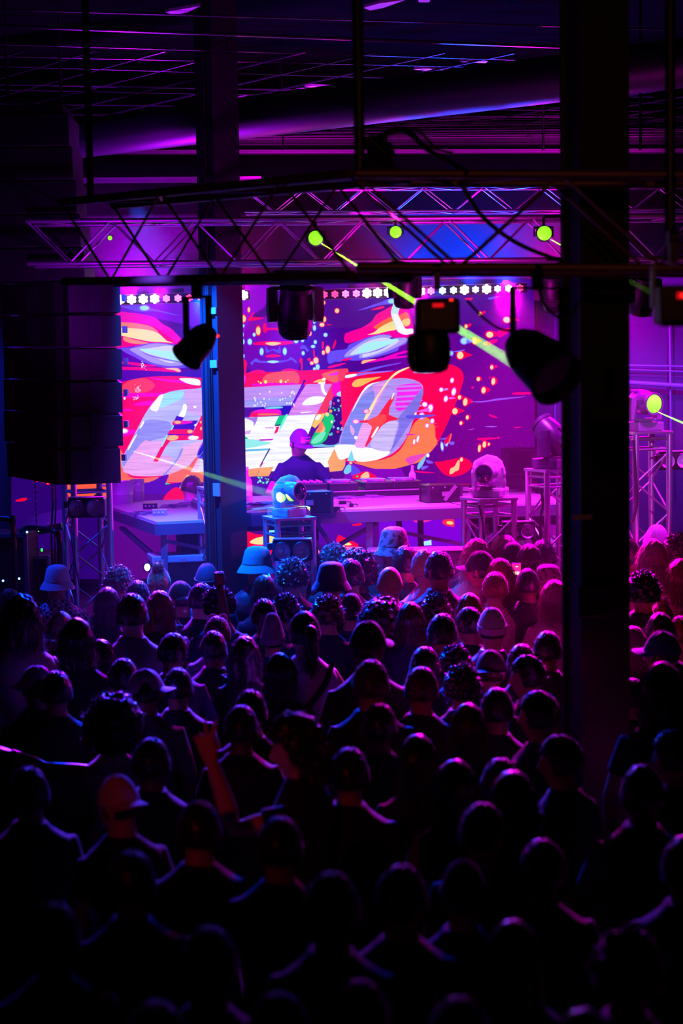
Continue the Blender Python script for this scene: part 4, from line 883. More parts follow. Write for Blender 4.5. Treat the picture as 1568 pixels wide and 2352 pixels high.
MB().box((0,.1,.42),(.5,.5,.84),bev=.01).build('cabinet', BLK, t); MB().box((0,-.165,.42),(.4,.02,.74)).build('grille', PERF, t)
# left wing: slab wedge, rails, case, chain
t = thing('sloping_panel', 'large dark sloping panel leaning left of the left tower', 'case', at(105, 1200, 13.8), rot=(.25, -.22, -.25)); MB().box((0,0,0),(.5,.5,.05),bev=.01).build('panel', mat('dark_purple_panel', (58,50,78), .5), t); MB().box((0,-.25,0),(.5,.02,.06)).build('edge_strip', DKST, t)
MB().lathe([(.02,.026),(.02,.032),(.008,.034)],12,Matrix.Translation((.1,-.18,0))).build('latch', ALU, t)
def rail_(label, a, b, zt, r=.022):
    a = Vector(a); b = Vector(b); t = thing('guard_rail', label, 'rail', (a.x,a.y,0)); d = b-a
    h = zt; k_ = min(.12, d.length*.2); e = d.normalized()
    MB().tube(spline([(0,0,0),(0,0,h*.5),(0,0,h-k_),e*k_*.3+Vector((0,0,h-.3*k_)),e*k_+Vector((0,0,h)),e*(d.length-k_)+Vector((0,0,h)),e*(d.length-k_*.3)+Vector((0,0,h-.3*k_)),d+Vector((0,0,h-k_)),d+Vector((0,0,h*.5)),d],4),r,10).build('hoop', BLKM, t, smooth=True)
    for f in (.55,): MB().tube([(0,0,h*f),d+Vector((0,0,h*f))],r*.8,8).build('crossbar', BLKM, t)
pa = at(50,1196,12.9); pb = at(136,1222,12.5); rail_('black tubular guard rail right of the left road cases, lit blue on top', (pa.x,12.9,0), (pb.x,12.5,0), pa.z-.05)
pa = at(-40,1190,12.6); pb = at(30,1192,12.5); rail_('black tubular guard rail at the left picture edge', (pa.x,12.6,0), (pb.x,12.5,0), pa.z)
def road(label, px, Y, w, d, z0, h, rz=0):
    x = at(px, 1200, Y).x; t = thing('road_case', label, 'case', (x, Y, z0), rz)
    MB().box((0,0,h/2),(w,d,h),bev=.006).build('body', mat('case_black', (18,18,24), .5), t)
    for sx in (-1,1): MB().box((sx*w/2,-d/2,h/2),(.03,.03,h)).build('corner', ALU, t)
    for z in (.01,h-.01): MB().box((0,-d/2,z),(w,.03,.03)).build('edge_strip', ALU, t)
    MB().box((0,-d/2-.01,h*.6),(.1,.012,.08)).build('latch', DKST, t); MB().box((w*.25,-d/2-.01,h*.75),(.05,.01,.09)).build('paper_label', mat('paper_tape', (150,150,160)), t)
    MB().box((-w*.25,-d/2-.01,h*.3),(.12,.012,.1)).build('handle_dish', DKST, t)
    return t
road('black road case with bright edges stacked at the far left', 12, 13.1, .42, .5, 0, 1.92)
road('low black road case behind the guard rail at the left', 75, 13.5, .34, .5, 0, 1.7)
t = thing('hoist_chain', 'thin hoist chain hanging below the speaker array at the left', 'chain', at(80,1098,12.4)); zc = at(80,1098,12.4).z; n = 90
lm = MB()
for i in range(60): lm.sphere((.002*math.sin(i*.4)+.012*i/60, 0, -.022*i), (.007,.004,.012) if i % 2 else (.004,.007,.012), 6, 4)
lm.build('links', DKST, t)
cable('speaker_cable', [at(118,1085,12.5), at(121,1150,12.5), at(118,1230,12.5), at(122,1330,12.5)], .009, 'black cable hanging straight down left of the left tower')
cable('speaker_cable', [at(127,1085,12.55), at(128,1160,12.55), at(126,1235,12.55), at(127,1330,12.55)], .007, 'second black cable hanging close beside the first at the left')
cable('tower_cable', [at(170,1180,12.6), at(163,1230,12.6), at(172,1290,12.6), at(182,1345,12.6)], .005, 'thin black cable winding down the left truss tower')
cable('tower_cable', [at(1242,1120,12.6), at(1246,1160,12.6), at(1240,1200,12.6), at(1244,1280,12.6)], .012, 'thick black cable running down the tower left of the wide column')
cable('tower_cable', [at(1455,1010,12.4), at(1458,1080,12.4), at(1462,1150,12.4), at(1452,1200,12.4)], .012, 'black cable bundle running down the tallest tower')
cable('tower_cable', [at(1100,1160,12.5), at(1108,1200,12.5), at(1112,1250,12.5), at(1118,1290,12.5)], .008, 'black cable running down the middle right tower')
MB_ = MB
t = thing('indicator_light', 'small green status light low among the left road cases', 'light', at(96,1263,12.9)); MB().box((0,0,0),(.016,.01,.024),bev=.003).build('body', mat('green_status', (40,255,80), .4, emit=(30,255,60), es=2.5), t)
t = thing('indicator_light', 'smaller green status light above the other among the left cases', 'light', at(88,1219,12.9)); MB().box((0,0,0),(.012,.01,.016)).build('body', MATS['green_status'], t)
BST = mat('blue_status', (80,140,255), .4, emit=(90,150,255), es=8)
for px, py, lab in ((7,1334,'tiny bright blue light at the left picture edge'),(44,1329,'tiny blue light right of the one at the left edge'),(62,1222,'tiny blue white light on the guard rail top')):
    t = thing('indicator_light', lab, 'light', at(px,py,12.0)); MB().sphere((0,0,0),(.008,.006,.008),10,6).build('bulb', BST, t)
# gear on stage floor seen under the left table
t = thing('floor_light', 'bright pink white work light low under the left table', 'light', at(338,1303,13.2)); MB().box((0,.03,0),(.07,.05,.07),bev=.01).build('housing', BLK, t); MB().sphere((0,0,0),(.025,.012,.03),12,8).build('bulb', mat('pink_bulb', (255,160,220), .4, emit=(255,150,220), es=6), t)
p = at(410,1292,13.3); t = thing('keyboard_case', 'open pinkish case with metal latches behind the crowd at left', 'case', (p.x,13.45,SZ), .25); hh = p.z-SZ
MB().box((0,0,hh/2),(.5,.3,hh),bev=.006).build('lower_body', BLKM, t); MB().box((0,0,hh+.03),(.52,.32,.06),bev=.01).build('case_lid', SIL, t)
for i in range(3): MB().box((-.18+.18*i,-.165,hh+.02),(.05,.014,.03)).build('latch', ALU, t)
p = at(960,1262,12.55); t = thing('barrier_step', 'low dark riser with pink lit top behind the crowd in the middle', 'riser', (p.x,12.5,0)); MB().box((0,.08,p.z/2),(.8,.4,p.z),bev=.01).build('body', FR, t); MB().box((0,-.1,p.z+.004),(.8,.03,.008)).build('edge_strip', ALU, t)
# ------------------------------------------------------------------ people
def rings(mb, R, n=20):
    vs = []; fs = []
    for c, rx, ry in R:
        for k_ in range(n):
            a = 2*PI*k_/n; ca, sa = math.cos(a), math.sin(a); e = .85
            vs.append(Vector(c)+Vector((math.copysign(abs(ca)**e, ca)*rx, math.copysign(abs(sa)**e, sa)*ry, 0)))
    for i in range(len(R)-1):
        for k_ in range(n): fs.append((i*n+k_, i*n+(k_+1) % n, (i+1)*n+(k_+1) % n, (i+1)*n+k_))
    fs += [tuple(range(n))[::-1], tuple((len(R)-1)*n+k_ for k_ in range(n))]
    mb.add(vs, fs)
def remesh(mb, name, vox, sm=2, wr=0, wf=6):
    o = mb.build(name); md = o.modifiers.new('r', 'REMESH'); md.mode = 'VOXEL'; md.voxel_size = vox; md.adaptivity = 0
    s = o.modifiers.new('s', 'SMOOTH'); s.iterations = sm; s.factor = .5
    dg = bpy.context.evaluated_depsgraph_get(); dg.update()
    me = bpy.data.meshes.new_from_object(o.evaluated_get(dg)); bpy.data.objects.remove(o); me.name = name
    for p in me.polygons: p.use_smooth = True
    if wr:
        ns = [v.normal.copy() for v in me.vertices]
        for v, nn in zip(me.vertices, ns):
            v.co += nn*wr*(noise.noise(v.co*wf)+.5*noise.noise(Vector((v.co.x*wf*2.3, v.co.y*wf*2.3, v.co.z*wf*.9))))
    return me
def head_co(d):
    """radial shape of a head; d = unit direction, face toward +Y. returns point"""
    x, y, z = d
    p = Vector((x*.076, y*.096, z*.118))
    if z < 0:                                         # jaw narrows, back of skull pulls in
        p.x *= 1-.30*(-z)**1.5; p.y *= (1-.12*(-z)) if y > 0 else (1-.34*(-z))
        if y > 0: p.y += .012*(-z)
    if y > .3:                                        # face plane
        p.y -= .010*(y-.3)
        g = lambda cx, cz, s: math.exp(-(((p.x-cx)/s)**2+((p.z-cz)/s)**2))
        p.y += .026*math.exp(-((p.x/.011)**2+((p.z+.020)/.018)**2))+.010*math.exp(-((p.x/.009)**2+((p.z-.004)/.022)**2))
        p.y -= .011*(g(.03,.008,.015)+g(-.03,.008,.015)); p.y += .005*(g(.03,.030,.016)+g(-.03,.030,.016))
        p.y += .006*math.exp(-((p.x/.022)**2+((p.z+.058)/.006)**2))+.006*math.exp(-((p.x/.02)**2+((p.z+.070)/.006)**2))-.004*math.exp(-((p.x/.022)**2+((p.z+.064)/.0035)**2))
        p.y += .008*math.exp(-((p.x/.02)**2+((p.z+.098)/.014)**2))
    return p
HS_ = 1.07
def add_head(mb, M, n=40, m=32, ears=True):
    vs = []
    for i in range(m+1):
        ph = PI*i/m
        for k_ in range(n):
            a = 2*PI*k_/n; r = max(1e-3, math.sin(ph))
            vs.append(M @ head_co(Vector((r*math.cos(a), r*math.sin(a), -math.cos(ph)))))
    fs = [(i*n+k_, i*n+(k_+1) % n, (i+1)*n+(k_+1) % n, (i+1)*n+k_) for i in range(m) for k_ in range(n)]+[tuple(range(n))[::-1], tuple(m*n+k_ for k_ in range(n))]
    mb.add(vs, fs)
    if ears:
        for s in (-1, 1):
            e = MB().sphere((0,0,0), (.010,.020,.032), 12, 8)
            T = M @ Matrix.Translation((s*.077,-.006,-.004)) @ Matrix.Rotation(s*.35, 4, 'Z') @ Matrix.Rotation(-.15, 4, 'X')
            mb.add([T @ v for v in e.v], e.f)
def add_hand(mb, wr, fwd, nrm, side, curls=(.5,.5,.5,.5), thumb=.5, spread=.1, s=1):
    """wrist point, direction of fingers, palm normal (palm faces +nrm), side=+1 when the thumb is toward +cross"""
    fwd = Vector(fwd).normalized(); nrm = Vector(nrm); nrm = (nrm-fwd*nrm.dot(fwd)).normalized(); lat = fwd.cross(nrm)*side; wr = Vector(wr)
    for j in range(4):       # palm as four bones side by side -> one slab
        o = (j-1.5)*.019*s
        mb.tube([wr+lat*o*.55-fwd*.01*s, wr+lat*o*.8+fwd*.04*s, wr+lat*o+fwd*.085*s], [.0135*s,.0145*s,.0125*s], 8)
    ln = (.062,.070,.078,.072); ln = (.060,.072,.080,.074)
    for j in range(4):       # j=3 index (thumb side) ... 0 little
        o = (j-1.5)*.020*s; base = wr+lat*o+fwd*.085*s; L = ln[j]*s; c = curls[3-j]; d = (fwd+lat*(j-1.5)*spread).normalized(); p = base; pts = [p]; ax = d.cross(nrm).normalized()
        for q, f in enumerate((.46,.30,.24)):
            d = Matrix.Rotation(c*(.95 if q else .85), 3, ax) @ d; p = p+d*L*f; pts.append(p)
        mb.tube(pts, [.0095*s,.0088*s,.0078*s,.006*s], 8)
    tb = wr+lat*.024*s+fwd*.022*s; d = (lat*.8+fwd*.7+nrm*(.3+thumb*.5)).normalized(); p1 = tb+d*.034*s; d2 = (lat*(.35-.5*thumb)+fwd*.9+nrm*thumb*.7).normalized(); p2 = p1+d2*.028*s; p3 = p2+d2*.022*s
    mb.tube([wr+lat*.012*s+fwd*.005*s, tb, p1, p2, p3], [.012*s,.014*s,.011*s,.0095*s,.007*s], 8)
SH_L = Vector((-.170,0,1.368)); SH_R = Vector((.170,0,1.368))
def V(*a): return Vector(a)
DEF_ARM = dict(elbow=V(.235,-.01,1.13), wrist=V(.235,.10,.90), fwd=V(0,.2,-1), nrm=V(-1,0,0), curls=(.45,.5,.55,.6), thumb=.4, spread=.03)
def mirror(a): b = dict(a); b.update({k_: V(-a[k_].x, a[k_].y, a[k_].z) for k_ in ('elbow','wrist','fwd','nrm') if k_ in a}); return b
def body_set(key, armR=None, armL=None, vox=.0085, lean=V(0,0,0), head_rot=(0,0,0), female=False, legs='stand', sleeves='short', collar=False, hood=False):
    """builds the meshes of one figure: body, shirt, trousers, shoes. lean shifts the upper body. Arms given in +x form for R, mirrored for L"""
    R = armR or DEF_ARM; L = armL or mirror(DEF_ARM); fm = .92 if female else 1
    def up(z):      # lean: bends forward progressively above the hip
        t = max(0, (z-.95)/.55); return lean*t
    tor = [(.86,.155,.105),(.93,.165,.112),(1.02,.148,.100),(1.10,.135,.095),(1.20,.152,.105),(1.30,.172,.115),(1.37,.178,.108),(1.415,.155,.090),(1.447,.112,.074),(1.475,.078,.064),(1.51,.060,.058)]
    if legs == 'kneel': pass
    def TR_(z, rx, ry, g=0): u_ = up(z); return (Vector((u_.x, u_.y-.005, z+u_.z)), rx*fm+g, ry+g)
    b = MB(); rings(b, [TR_(*r) for r in tor])
    hc = V(0,.022,1.612)+up(1.612); neck0 = V(0,-.005,1.46)+up(1.46)
    HM = Matrix.Translation(hc) @ Euler(head_rot, 'XYZ').to_matrix().to_4x4() @ Matrix.Scale(HS_, 4)
    b.tube([neck0, neck0*.5+(HM @ V(0,-.02,-.06))*.5, HM @ V(0,-.012,-.05)], [.066*fm,.060*fm,.060*fm], 16)
    add_head(b, HM)
    sh = MB(); rings(sh, [TR_(z, rx, ry, .016 if z > .9 else .022) for z, rx, ry in tor[:-1]]+[TR_(1.495,.068,.062,.008)])
    if collar: rings(sh, [TR_(1.45,.085,.075,.01),TR_(1.50,.07,.07,.012)])
    if hood: sh.sphere(V(0,-.10,1.45)+up(1.45), (.12,.06,.08), 16, 10)
    for A, S in ((R, SH_R), (L, SH_L)):
        S = V(S.x*fm, S.y, S.z)+up(S.z); e = A['elbow']+up(1.2) if A.get('rel', True) else A['elbow']; w_ = A['wrist']+up(1.2) if A.get('rel', True) else A['wrist']
        sg = 1 if S.x > 0 else -1; i0 = V(S.x-sg*.06, S.y, S.z-.03)
        b.tube([i0, S, S*.72+e*.28, S*.35+e*.65, e, e*.7+w_*.3, w_*.85+e*.15, w_], [.045,.050,.050,.043,.038,.040,.029,.026], 12)
        add_hand(b, w_, A['fwd'], A['nrm'], A.get('side', 1 if sg > 0 else -1), A['curls'], A['thumb'], A.get('spread', .03))
        if sleeves == 'short': sh.tube([i0, S, S*.6+e*.4, S*.42+e*.58], [.054,.063,.062,.062], 14)
        elif sleeves == 'long': sh.tube([i0, S, S*.5+e*.5, e, e*.5+w_*.5, w_], [.054,.064,.062,.055,.047,.038], 14)
        elif sleeves == 'none': sh.tube([i0, S*.9+e*.1], [.06,.06], 14)
    tr = MB(); fo = MB()
    if legs == 'stand':
        rings(tr, [((0,-.005,.80),.12*fm,.10),((0,-.005,.87),.175*fm,.118),((0,-.005,.95),.170*fm,.117),((0,-.005,1.0),.158*fm,.108)])
        for s in (-1, 1):
            pts = [V(s*.085,0,.88), V(s*.09,.01,.70), V(s*.095,.02,.50), V(s*.10,0,.30), V(s*.105,-.02,.09)]
            b.tube(pts, [.08,.072,.052,.05,.036], 12); tr.tube(pts[:-1]+[V(s*.105,-.02,.06)], [.098,.088,.074,.07,.064], 14)
            b.tube([V(s*.105,-.04,.04), V(s*.11,.06,.04), V(s*.115,.14,.03)], [.035,.036,.026], 10)
            fo.tube([V(s*.105,-.085,.045), V(s*.105,-.05,.05), V(s*.11,.06,.048), V(s*.115,.15,.035), V(s*.115,.175,.03)], [.03,.046,.045,.036,.02], 12)
    else:            # kneeling on the floor: pelvis low, used for the man behind the table
        pass
    me = remesh(b, 'body_'+key, vox); ms = remesh(sh, 'shirt_'+key, .014, 2, .007)
    mt = remesh(tr, 'trousers_'+key, .018, 2, .006); mf = remesh(fo, 'shoes_'+key, .012)
    return dict(body=me, shirt=ms, trousers=mt, shoes=mf, HM=HM)
# ---- hair and hats, head space (origin head centre, face +Y)
def radial(mb, fn, n=44, m=30, M=None):
    vs = []
    for i in range(m+1):
        ph = PI*i/m; r = max(1e-3, math.sin(ph))
        for k_ in range(n):
            a = 2*PI*k_/n; d = Vector((r*math.cos(a), r*math.sin(a), -math.cos(ph))); p = fn(d); vs.append(M @ p if M else p)
    fs = [(i*n+k_, i*n+(k_+1) % n, (i+1)*n+(k_+1) % n, (i+1)*n+k_) for i in range(m) for k_ in range(n)]+[tuple(range(n))[::-1], tuple(m*n+k_ for k_ in range(n))]
    mb.add(vs, fs)
def sst(a, b, x): t = max(0, min(1, (x-a)/(b-a))); return t*t*(3-2*t)
def hairmask(d, low=-.35):
    """1 where hair grows"""
    front = sst(.25, .55, d.y); line = .42*front+low*(1-front)
    return sst(line-.10, line+.06, d.z)
def strand(mb, p, d, L, w, seg=3, curl=0, grav=0, rr=rnd):
    side = d.cross(Vector((rr.uniform(-1,1), rr.uniform(-1,1), rr.uniform(-1,1)))).normalized(); q = p; vs = []
    for i in range(seg+1):
        t = i/seg; ww = w*(1-t)+.0003; vs += [q+side*ww, q-side*ww]
        if curl: d = (d+Vector((rr.gauss(0,1), rr.gauss(0,1), rr.gauss(0,1)))*curl).normalized()
        d = (d+Vector((0,0,-grav))).normalized(); q = q+d*L/seg
    mb.add(vs, [(2*i, 2*i+1, 2*i+3, 2*i+2) for i in range(seg)])
def hair(style):
    R_ = random.Random(hash_(style)); mb = MB(); th, na, nf, low = dict(short=(.014,.005,30,-.30), buzz=(.004,.001,40,-.30), curly=(.030,.016,26,-.30), afro=(.060,.014,22,-.40), bigafro=(.10,.016,16,-.50), bob=(.016,.004,14,-.9), long=(.014,.004,12,-.6), wavy=(.020,.008,14,-.6), pony=(.010,.003,20,-.35), bun=(.011,.003,20,-.35), mullet=(.026,.008,16,-.30))[style]
    def fn(d):
        h = head_co(d); mk = hairmask(d, low); nn = noise.noise(d*nf*.35+V(3,1,7))*na*1.4+noise.noise(d*nf)*na*.6
        return h*(.93*(1-mk))+ (h+d*(th+nn))*mk + (V(0,0,.004) if 0 else V(0,0,0))
    radial(mb, fn, 56, 40)
    def rp():
        while True:
            d = Vector((R_.gauss(0,1), R_.gauss(0,1), R_.gauss(0,1))).normalized()
            if hairmask(d, low) > .5: return d
    if style in ('curly','afro','bigafro'):
        N = dict(curly=1500, afro=2000, bigafro=2600)[style]; L = dict(curly=.026, afro=.03, bigafro=.036)[style]
        for _ in range(N):
            d = rp(); strand(mb, fn(d)-d*.004, d, L*R_.uniform(.5,1.2), .0012, 4, .55, 0, R_)
    elif style in ('short','buzz','mullet'):
        for _ in range(1300 if style != 'buzz' else 900):
            d = rp(); t = (d+Vector((R_.gauss(0,.5), R_.gauss(0,.5)-.5, R_.gauss(0,.4)-.3))).normalized(); strand(mb, fn(d)-d*.003, t, (.014 if style != 'buzz' else .005)*R_.uniform(.5,1.2), .0011, 3, .14, .2, R_)
    if style in ('long','wavy','bob','mullet'):
        LEN = dict(long=.40, wavy=.36, bob=.16, mullet=.15)[style]; W0 = dict(long=.088, wavy=.1, bob=.092, mullet=.07)[style]
        def cur(y0, a0, a1, zz0, zz1, wid):
            n = 26; m = 14; vs = []
            for sgn in (1, .84):
                for i in range(m+1):
                    t = i/m; z = zz0+(zz1-zz0)*t
                    for k_ in range(n+1):
                        a = a0+(a1-a0)*k_/n; wv = (.008 if style != 'wavy' else .018)*noise.noise(V(a*5, z*9 if style == 'wavy' else z*2, 3))+.003*math.sin(a*26)
                        rx = (W0+wid*t+wv)*sgn; ry = (.10-.035*t+wv)*sgn*(1 if t < .5 else 1); vs.append(V(rx*math.cos(a), ry*math.sin(a)-.01-.01*t, z))
            A_ = (m+1)*(n+1); fs = []
            for i in range(m):
                for k_ in range(n):
                    q = i*(n+1)+k_; fs += [(q, q+1, q+n+2, q+n+1), (A_+q, A_+q+n+1, A_+q+n+2, A_+q+1)]
            for k_ in range(n): fs += [(m*(n+1)+k_, m*(n+1)+k_+1, A_+m*(n+1)+k_+1, A_+m*(n+1)+k_)]
            for i in range(m):
                for e_ in (0, n): q = i*(n+1)+e_; fs.append((q, q+n+1, A_+q+n+1, A_+q))
            mb.add(vs, fs)
        cur(0, PI*(.94 if style != 'mullet' else 1.12), PI*(2.06 if style != 'mullet' else 1.88), .03, -LEN, .02 if style != 'wavy' else .03)
        for _ in range(700):
            a = R_.uniform(PI*.92, PI*2.08); z = R_.uniform(.02, -LEN*.8); p = V((W0+.003)*math.cos(a), .10*math.sin(a)-.01, z); strand(mb, p, V(math.cos(a)*.25, math.sin(a)*.25, -1).normalized(), R_.uniform(.05,.11), .0012, 4, .12 if style != 'wavy' else .35, .05, R_)
        for _ in range(700):
            d = rp(); strand(mb, fn(d)-d*.002, (d*.25+V(d.x*.6, -.3, -.6)).normalized(), R_.uniform(.03,.06), .0011, 3, .1, .3, R_)
    if style == 'pony':
        mb.tube(spline([(0,-.10,.03),(0,-.15,.04),(0,-.17,-.02),(.01,-.16,-.12),(.0,-.14,-.22)],5), [.02,.022,.026,.03,.032,.034,.036,.036,.036,.036,.034,.034,.032,.03,.028,.026,.022,.018,.012,.006,.002], 10)
        for _ in range(500):
            t = R_.random(); p = V(R_.gauss(0,.02), -.15+R_.gauss(0,.02), .04-.2*t); strand(mb, p, V(R_.gauss(0,.5), -.4, -.8).normalized(), .06, .0012, 3, .3, .2, R_)
        for _ in range(500):
            d = rp(); strand(mb, fn(d)-d*.002, (V(-d.x,-.8,.1)+d*.3).normalized(), .03, .001, 3, .1, 0, R_)
    if style == 'bun':
        mb.sphere((0,-.045,.135), (.04,.038,.032), 14, 10)
        for _ in range(700):
            d = Vector((R_.gauss(0,1), R_.gauss(0,1), R_.gauss(0,1))).normalized(); strand(mb, V(0,-.045,.135)+d*.034, d, .022, .0011, 3, .5, 0, R_)
        for _ in range(500):
            d = rp(); strand(mb, fn(d)-d*.002, (V(-d.x,-.5,.6)+d*.3).normalized(), .03, .001, 3, .1, 0, R_)
    return mb.mesh('hair_'+style)
def hash_(s): return sum(ord(c)*(i+3) for i, c in enumerate(s))
def hat_cap(back=False):
    mb = MB()
    def fn(d):
        h = head_co(d); z0 = .22
        if d.z > z0-.05: p = h+d*.013; p.z = max(p.z, .028); p += V(0,0,.008*sst(.3,1,d.z)); p += d*.0015*math.cos(math.atan2(d.y,d.x)*6); return p
        q = h*.9; q.z = min(q.z, .02); return V(h.x*.98, h.y*.98, max(-.0, min(.03, h.z)))
    radial(mb, fn, 48, 30); mb.sphere((0,-.0,.138),(.008,.008,.005),10,6)
    br = MB(); n = 18; vs = []
    for lay in (0, .004):
        for j in range(5):
            for k_ in range(n+1):
                a = PI*(.14+.72*k_/n); rr = .090+.068*(j/4)*math.sin((a-.14*PI)/.72)**.5 if False else .088+.072*(j/4)*max(.05, math.sin(a))**1.5
                vs.append(V(rr*math.cos(a)*.92, rr*math.sin(a)*1.06, .034+lay-.012*(j/4)-.03*(rr*math.cos(a)/.1)**2*.6))
    m_ = 5*(n+1); fs = []
    for j in range(4):
        for k_ in range(n): q = j*(n+1)+k_; fs += [(q,q+1,q+n+2,q+n+1),(m_+q,m_+q+n+1,m_+q+n+2,m_+q+1)]
    for k_ in range(n): q = 4*(n+1)+k_; fs.append((q,q+1,m_+q+1,m_+q))
    for j in range(4):
        for e_ in (0, n): q = j*(n+1)+e_; fs.append((q,q+n+1,m_+q+n+1,m_+q))
    br.add(vs, fs); return mb.mesh('cap_crown'), br.mesh('cap_brim')
def hat_bucket():
    c = MB().lathe([(.001,.136),(.035,.134),(.060,.126),(.076,.108),(.088,.06),(.096,.022),(.092,.016)], 36, Matrix.Diagonal((.98,1.17,1,1)), cap=False).mesh('bucket_crown')
    b = MB().lathe([(.093,.024),(.110,.000),(.126,-.030),(.128,-.034),(.124,-.034),(.106,-.004),(.089,.016)], 36, Matrix.Diagonal((.98,1.12,1,1)), cap=False)
    for v in b.v: v.z += .008*noise.noise(V(v.x*14, v.y*14, 1))
    return c, b.mesh('bucket_brim')
def hat_beanie(pt=0):
    mb = MB()
    def fn(d):
        h = head_co(d); k_ = sst(-.12,.05, d.z - .25*sst(.2,.6,d.y)); p = h+d*(.012+.0012*math.sin(math.atan2(d.y,d.x)*44)); p.z += (.014+pt*.05)*sst(.5,1,d.z)+pt*.01; return h*.95*(1-k_)+p*k_
    radial(mb, fn, 60, 34)
    cf = MB().lathe([(.080,.0),(.0885,.004),(.0895,.03),(.0885,.044),(.084,.046)], 48, Matrix.Translation((0,-.004,.0)) @ Matrix.Rotation(.16,4,'X') @ Matrix.Diagonal((.98,1.2,1,1)), cap=False)
    return mb.mesh('beanie_crown'), cf.mesh('beanie_cuff')
def hat_hood():
    mb = MB()
    def fn(d):
        h = head_co(d); k_ = 1-sst(.45,.62,d.y)*(1-sst(.75,.95,d.z)); p = h*1.0+d*.028+V(0,-.01,.0); p.z += .05*sst(.7,1,d.z)
        if d.z < -.2: p.x *= 1+.25*(-d.z-.2); p.z *= 1.25
        return h*.93*(1-k_)+p*k_
    radial(mb, fn, 48, 34); return mb.mesh('hood_shell'), None
SKIN = [mat('skin_fair', (205,160,140), .5, bump=.05), mat('skin_tan', (165,115,90), .5, bump=.05), mat('skin_deep', (95,62,48), .48, bump=.05)]
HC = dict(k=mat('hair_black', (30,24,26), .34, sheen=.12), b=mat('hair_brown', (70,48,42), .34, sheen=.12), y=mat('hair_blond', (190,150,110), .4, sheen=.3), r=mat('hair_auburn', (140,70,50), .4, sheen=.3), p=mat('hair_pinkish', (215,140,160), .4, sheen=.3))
def checker_mat():
    m = bpy.data.materials.new('checked_shirt'); m.use_nodes = True; nt = m.node_tree; b = nt.nodes['Principled BSDF']; b.inputs['Roughness'].default_value = .7
    tc = nt.nodes.new('ShaderNodeTexCoord'); ck = nt.nodes.new('ShaderNodeTexChecker'); ck.inputs['Scale'].default_value = 34; ck.inputs['Color1'].default_value = (.6,.5,.6,1); ck.inputs['Color2'].default_value = (.005,.005,.007,1)
    nt.links.new(tc.outputs['Object'], ck.inputs['Vector']); nt.links.new(ck.outputs['Color'], b.inputs['Base Color']); return m
def patt_mat(n, a, bcol, s):
    m = bpy.data.materials.new(n); m.use_nodes = True; nt = m.node_tree; b = nt.nodes['Principled BSDF']; b.inputs['Roughness'].default_value = .7
    tc = nt.nodes.new('ShaderNodeTexCoord'); v = nt.nodes.new('ShaderNodeTexNoise'); v.inputs['Scale'].default_value = s; cr_ = nt.nodes.new('ShaderNodeValToRGB')
    cr_.color_ramp.interpolation = 'CONSTANT'; cr_.color_ramp.elements[0].color = (*lin(a),1); cr_.color_ramp.elements[1].color = (*lin(bcol),1); cr_.color_ramp.elements[1].position = .54
    nt.links.new(tc.outputs['Object'], v.inputs['Vector']); nt.links.new(v.outputs['Fac'], cr_.inputs[0]); nt.links.new(cr_.outputs[0], b.inputs['Base Color']); return m
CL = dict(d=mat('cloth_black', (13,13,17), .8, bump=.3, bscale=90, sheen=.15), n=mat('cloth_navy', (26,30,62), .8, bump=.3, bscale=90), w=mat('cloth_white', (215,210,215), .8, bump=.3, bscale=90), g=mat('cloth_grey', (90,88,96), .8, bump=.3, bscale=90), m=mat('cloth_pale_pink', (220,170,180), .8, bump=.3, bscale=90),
    c=checker_mat(), f=patt_mat('floral_cloth', (14,14,20), (110,90,120), 18), j=mat('leather_jacket', (40,44,60), .3, bump=.4, bscale=20), t=mat('cloth_teal', (60,130,130), .85, bump=.4, bscale=120), o=patt_mat('camouflage_cloth', (150,110,130), (50,40,50), 30), s=None)
TRO = mat('denim_dark', (24,26,36), .8); SHO = mat('shoe_dark', (20,20,22), .6)
HS = {s: hair(s) for s in ('short','buzz','curly','afro','bigafro','bob','long','wavy','pony','bun','mullet')}
HATS = dict(cap=hat_cap(), bucket=hat_bucket(), beanie=hat_beanie(0), pointed=hat_beanie(1), hood=hat_hood())
# arms (given for the figure facing +Y, right arm on +X)
RAISE = dict(elbow=V(.27,.12,1.57), wrist=V(.30,.16,1.84), fwd=V(0,.05,1), nrm=V(0,1,0), curls=(1.12,1.12,1.14,1.16), thumb=.9)
OPENUP = dict(elbow=V(.26,.16,1.42), wrist=V(.30,.20,1.68), fwd=V(.1,.05,1), nrm=V(0,1,0), curls=(.15,.1,.15,.25), thumb=.1, spread=.12)
PHONE = dict(elbow=V(.24,.20,1.34), wrist=V(.11,.34,1.58), fwd=V(-.05,.1,1), nrm=V(-.3,-1,0), curls=(.7,.8,.9,1.0), thumb=.7, side=-1)
VSIGN = dict(elbow=V(.20,.27,1.33), wrist=V(.20,.36,1.62), fwd=V(.0,.28,1), nrm=V(-1,0,0), curls=(.04,.04,1.12,1.15), thumb=1.0, spread=.42)
STRETCH = dict(elbow=V(.42,.04,1.40), wrist=V(.62,.06,1.50), fwd=V(1,.1,.35), nrm=V(0,0,-1), curls=(.3,.3,.4,.4), thumb=.2)
BELT = dict(elbow=V(.25,.02,1.15), wrist=V(.17,.24,1.12), fwd=V(-.5,1,.2), nrm=V(-1,0,0), curls=(.6,.6,.7,.7), thumb=.4)
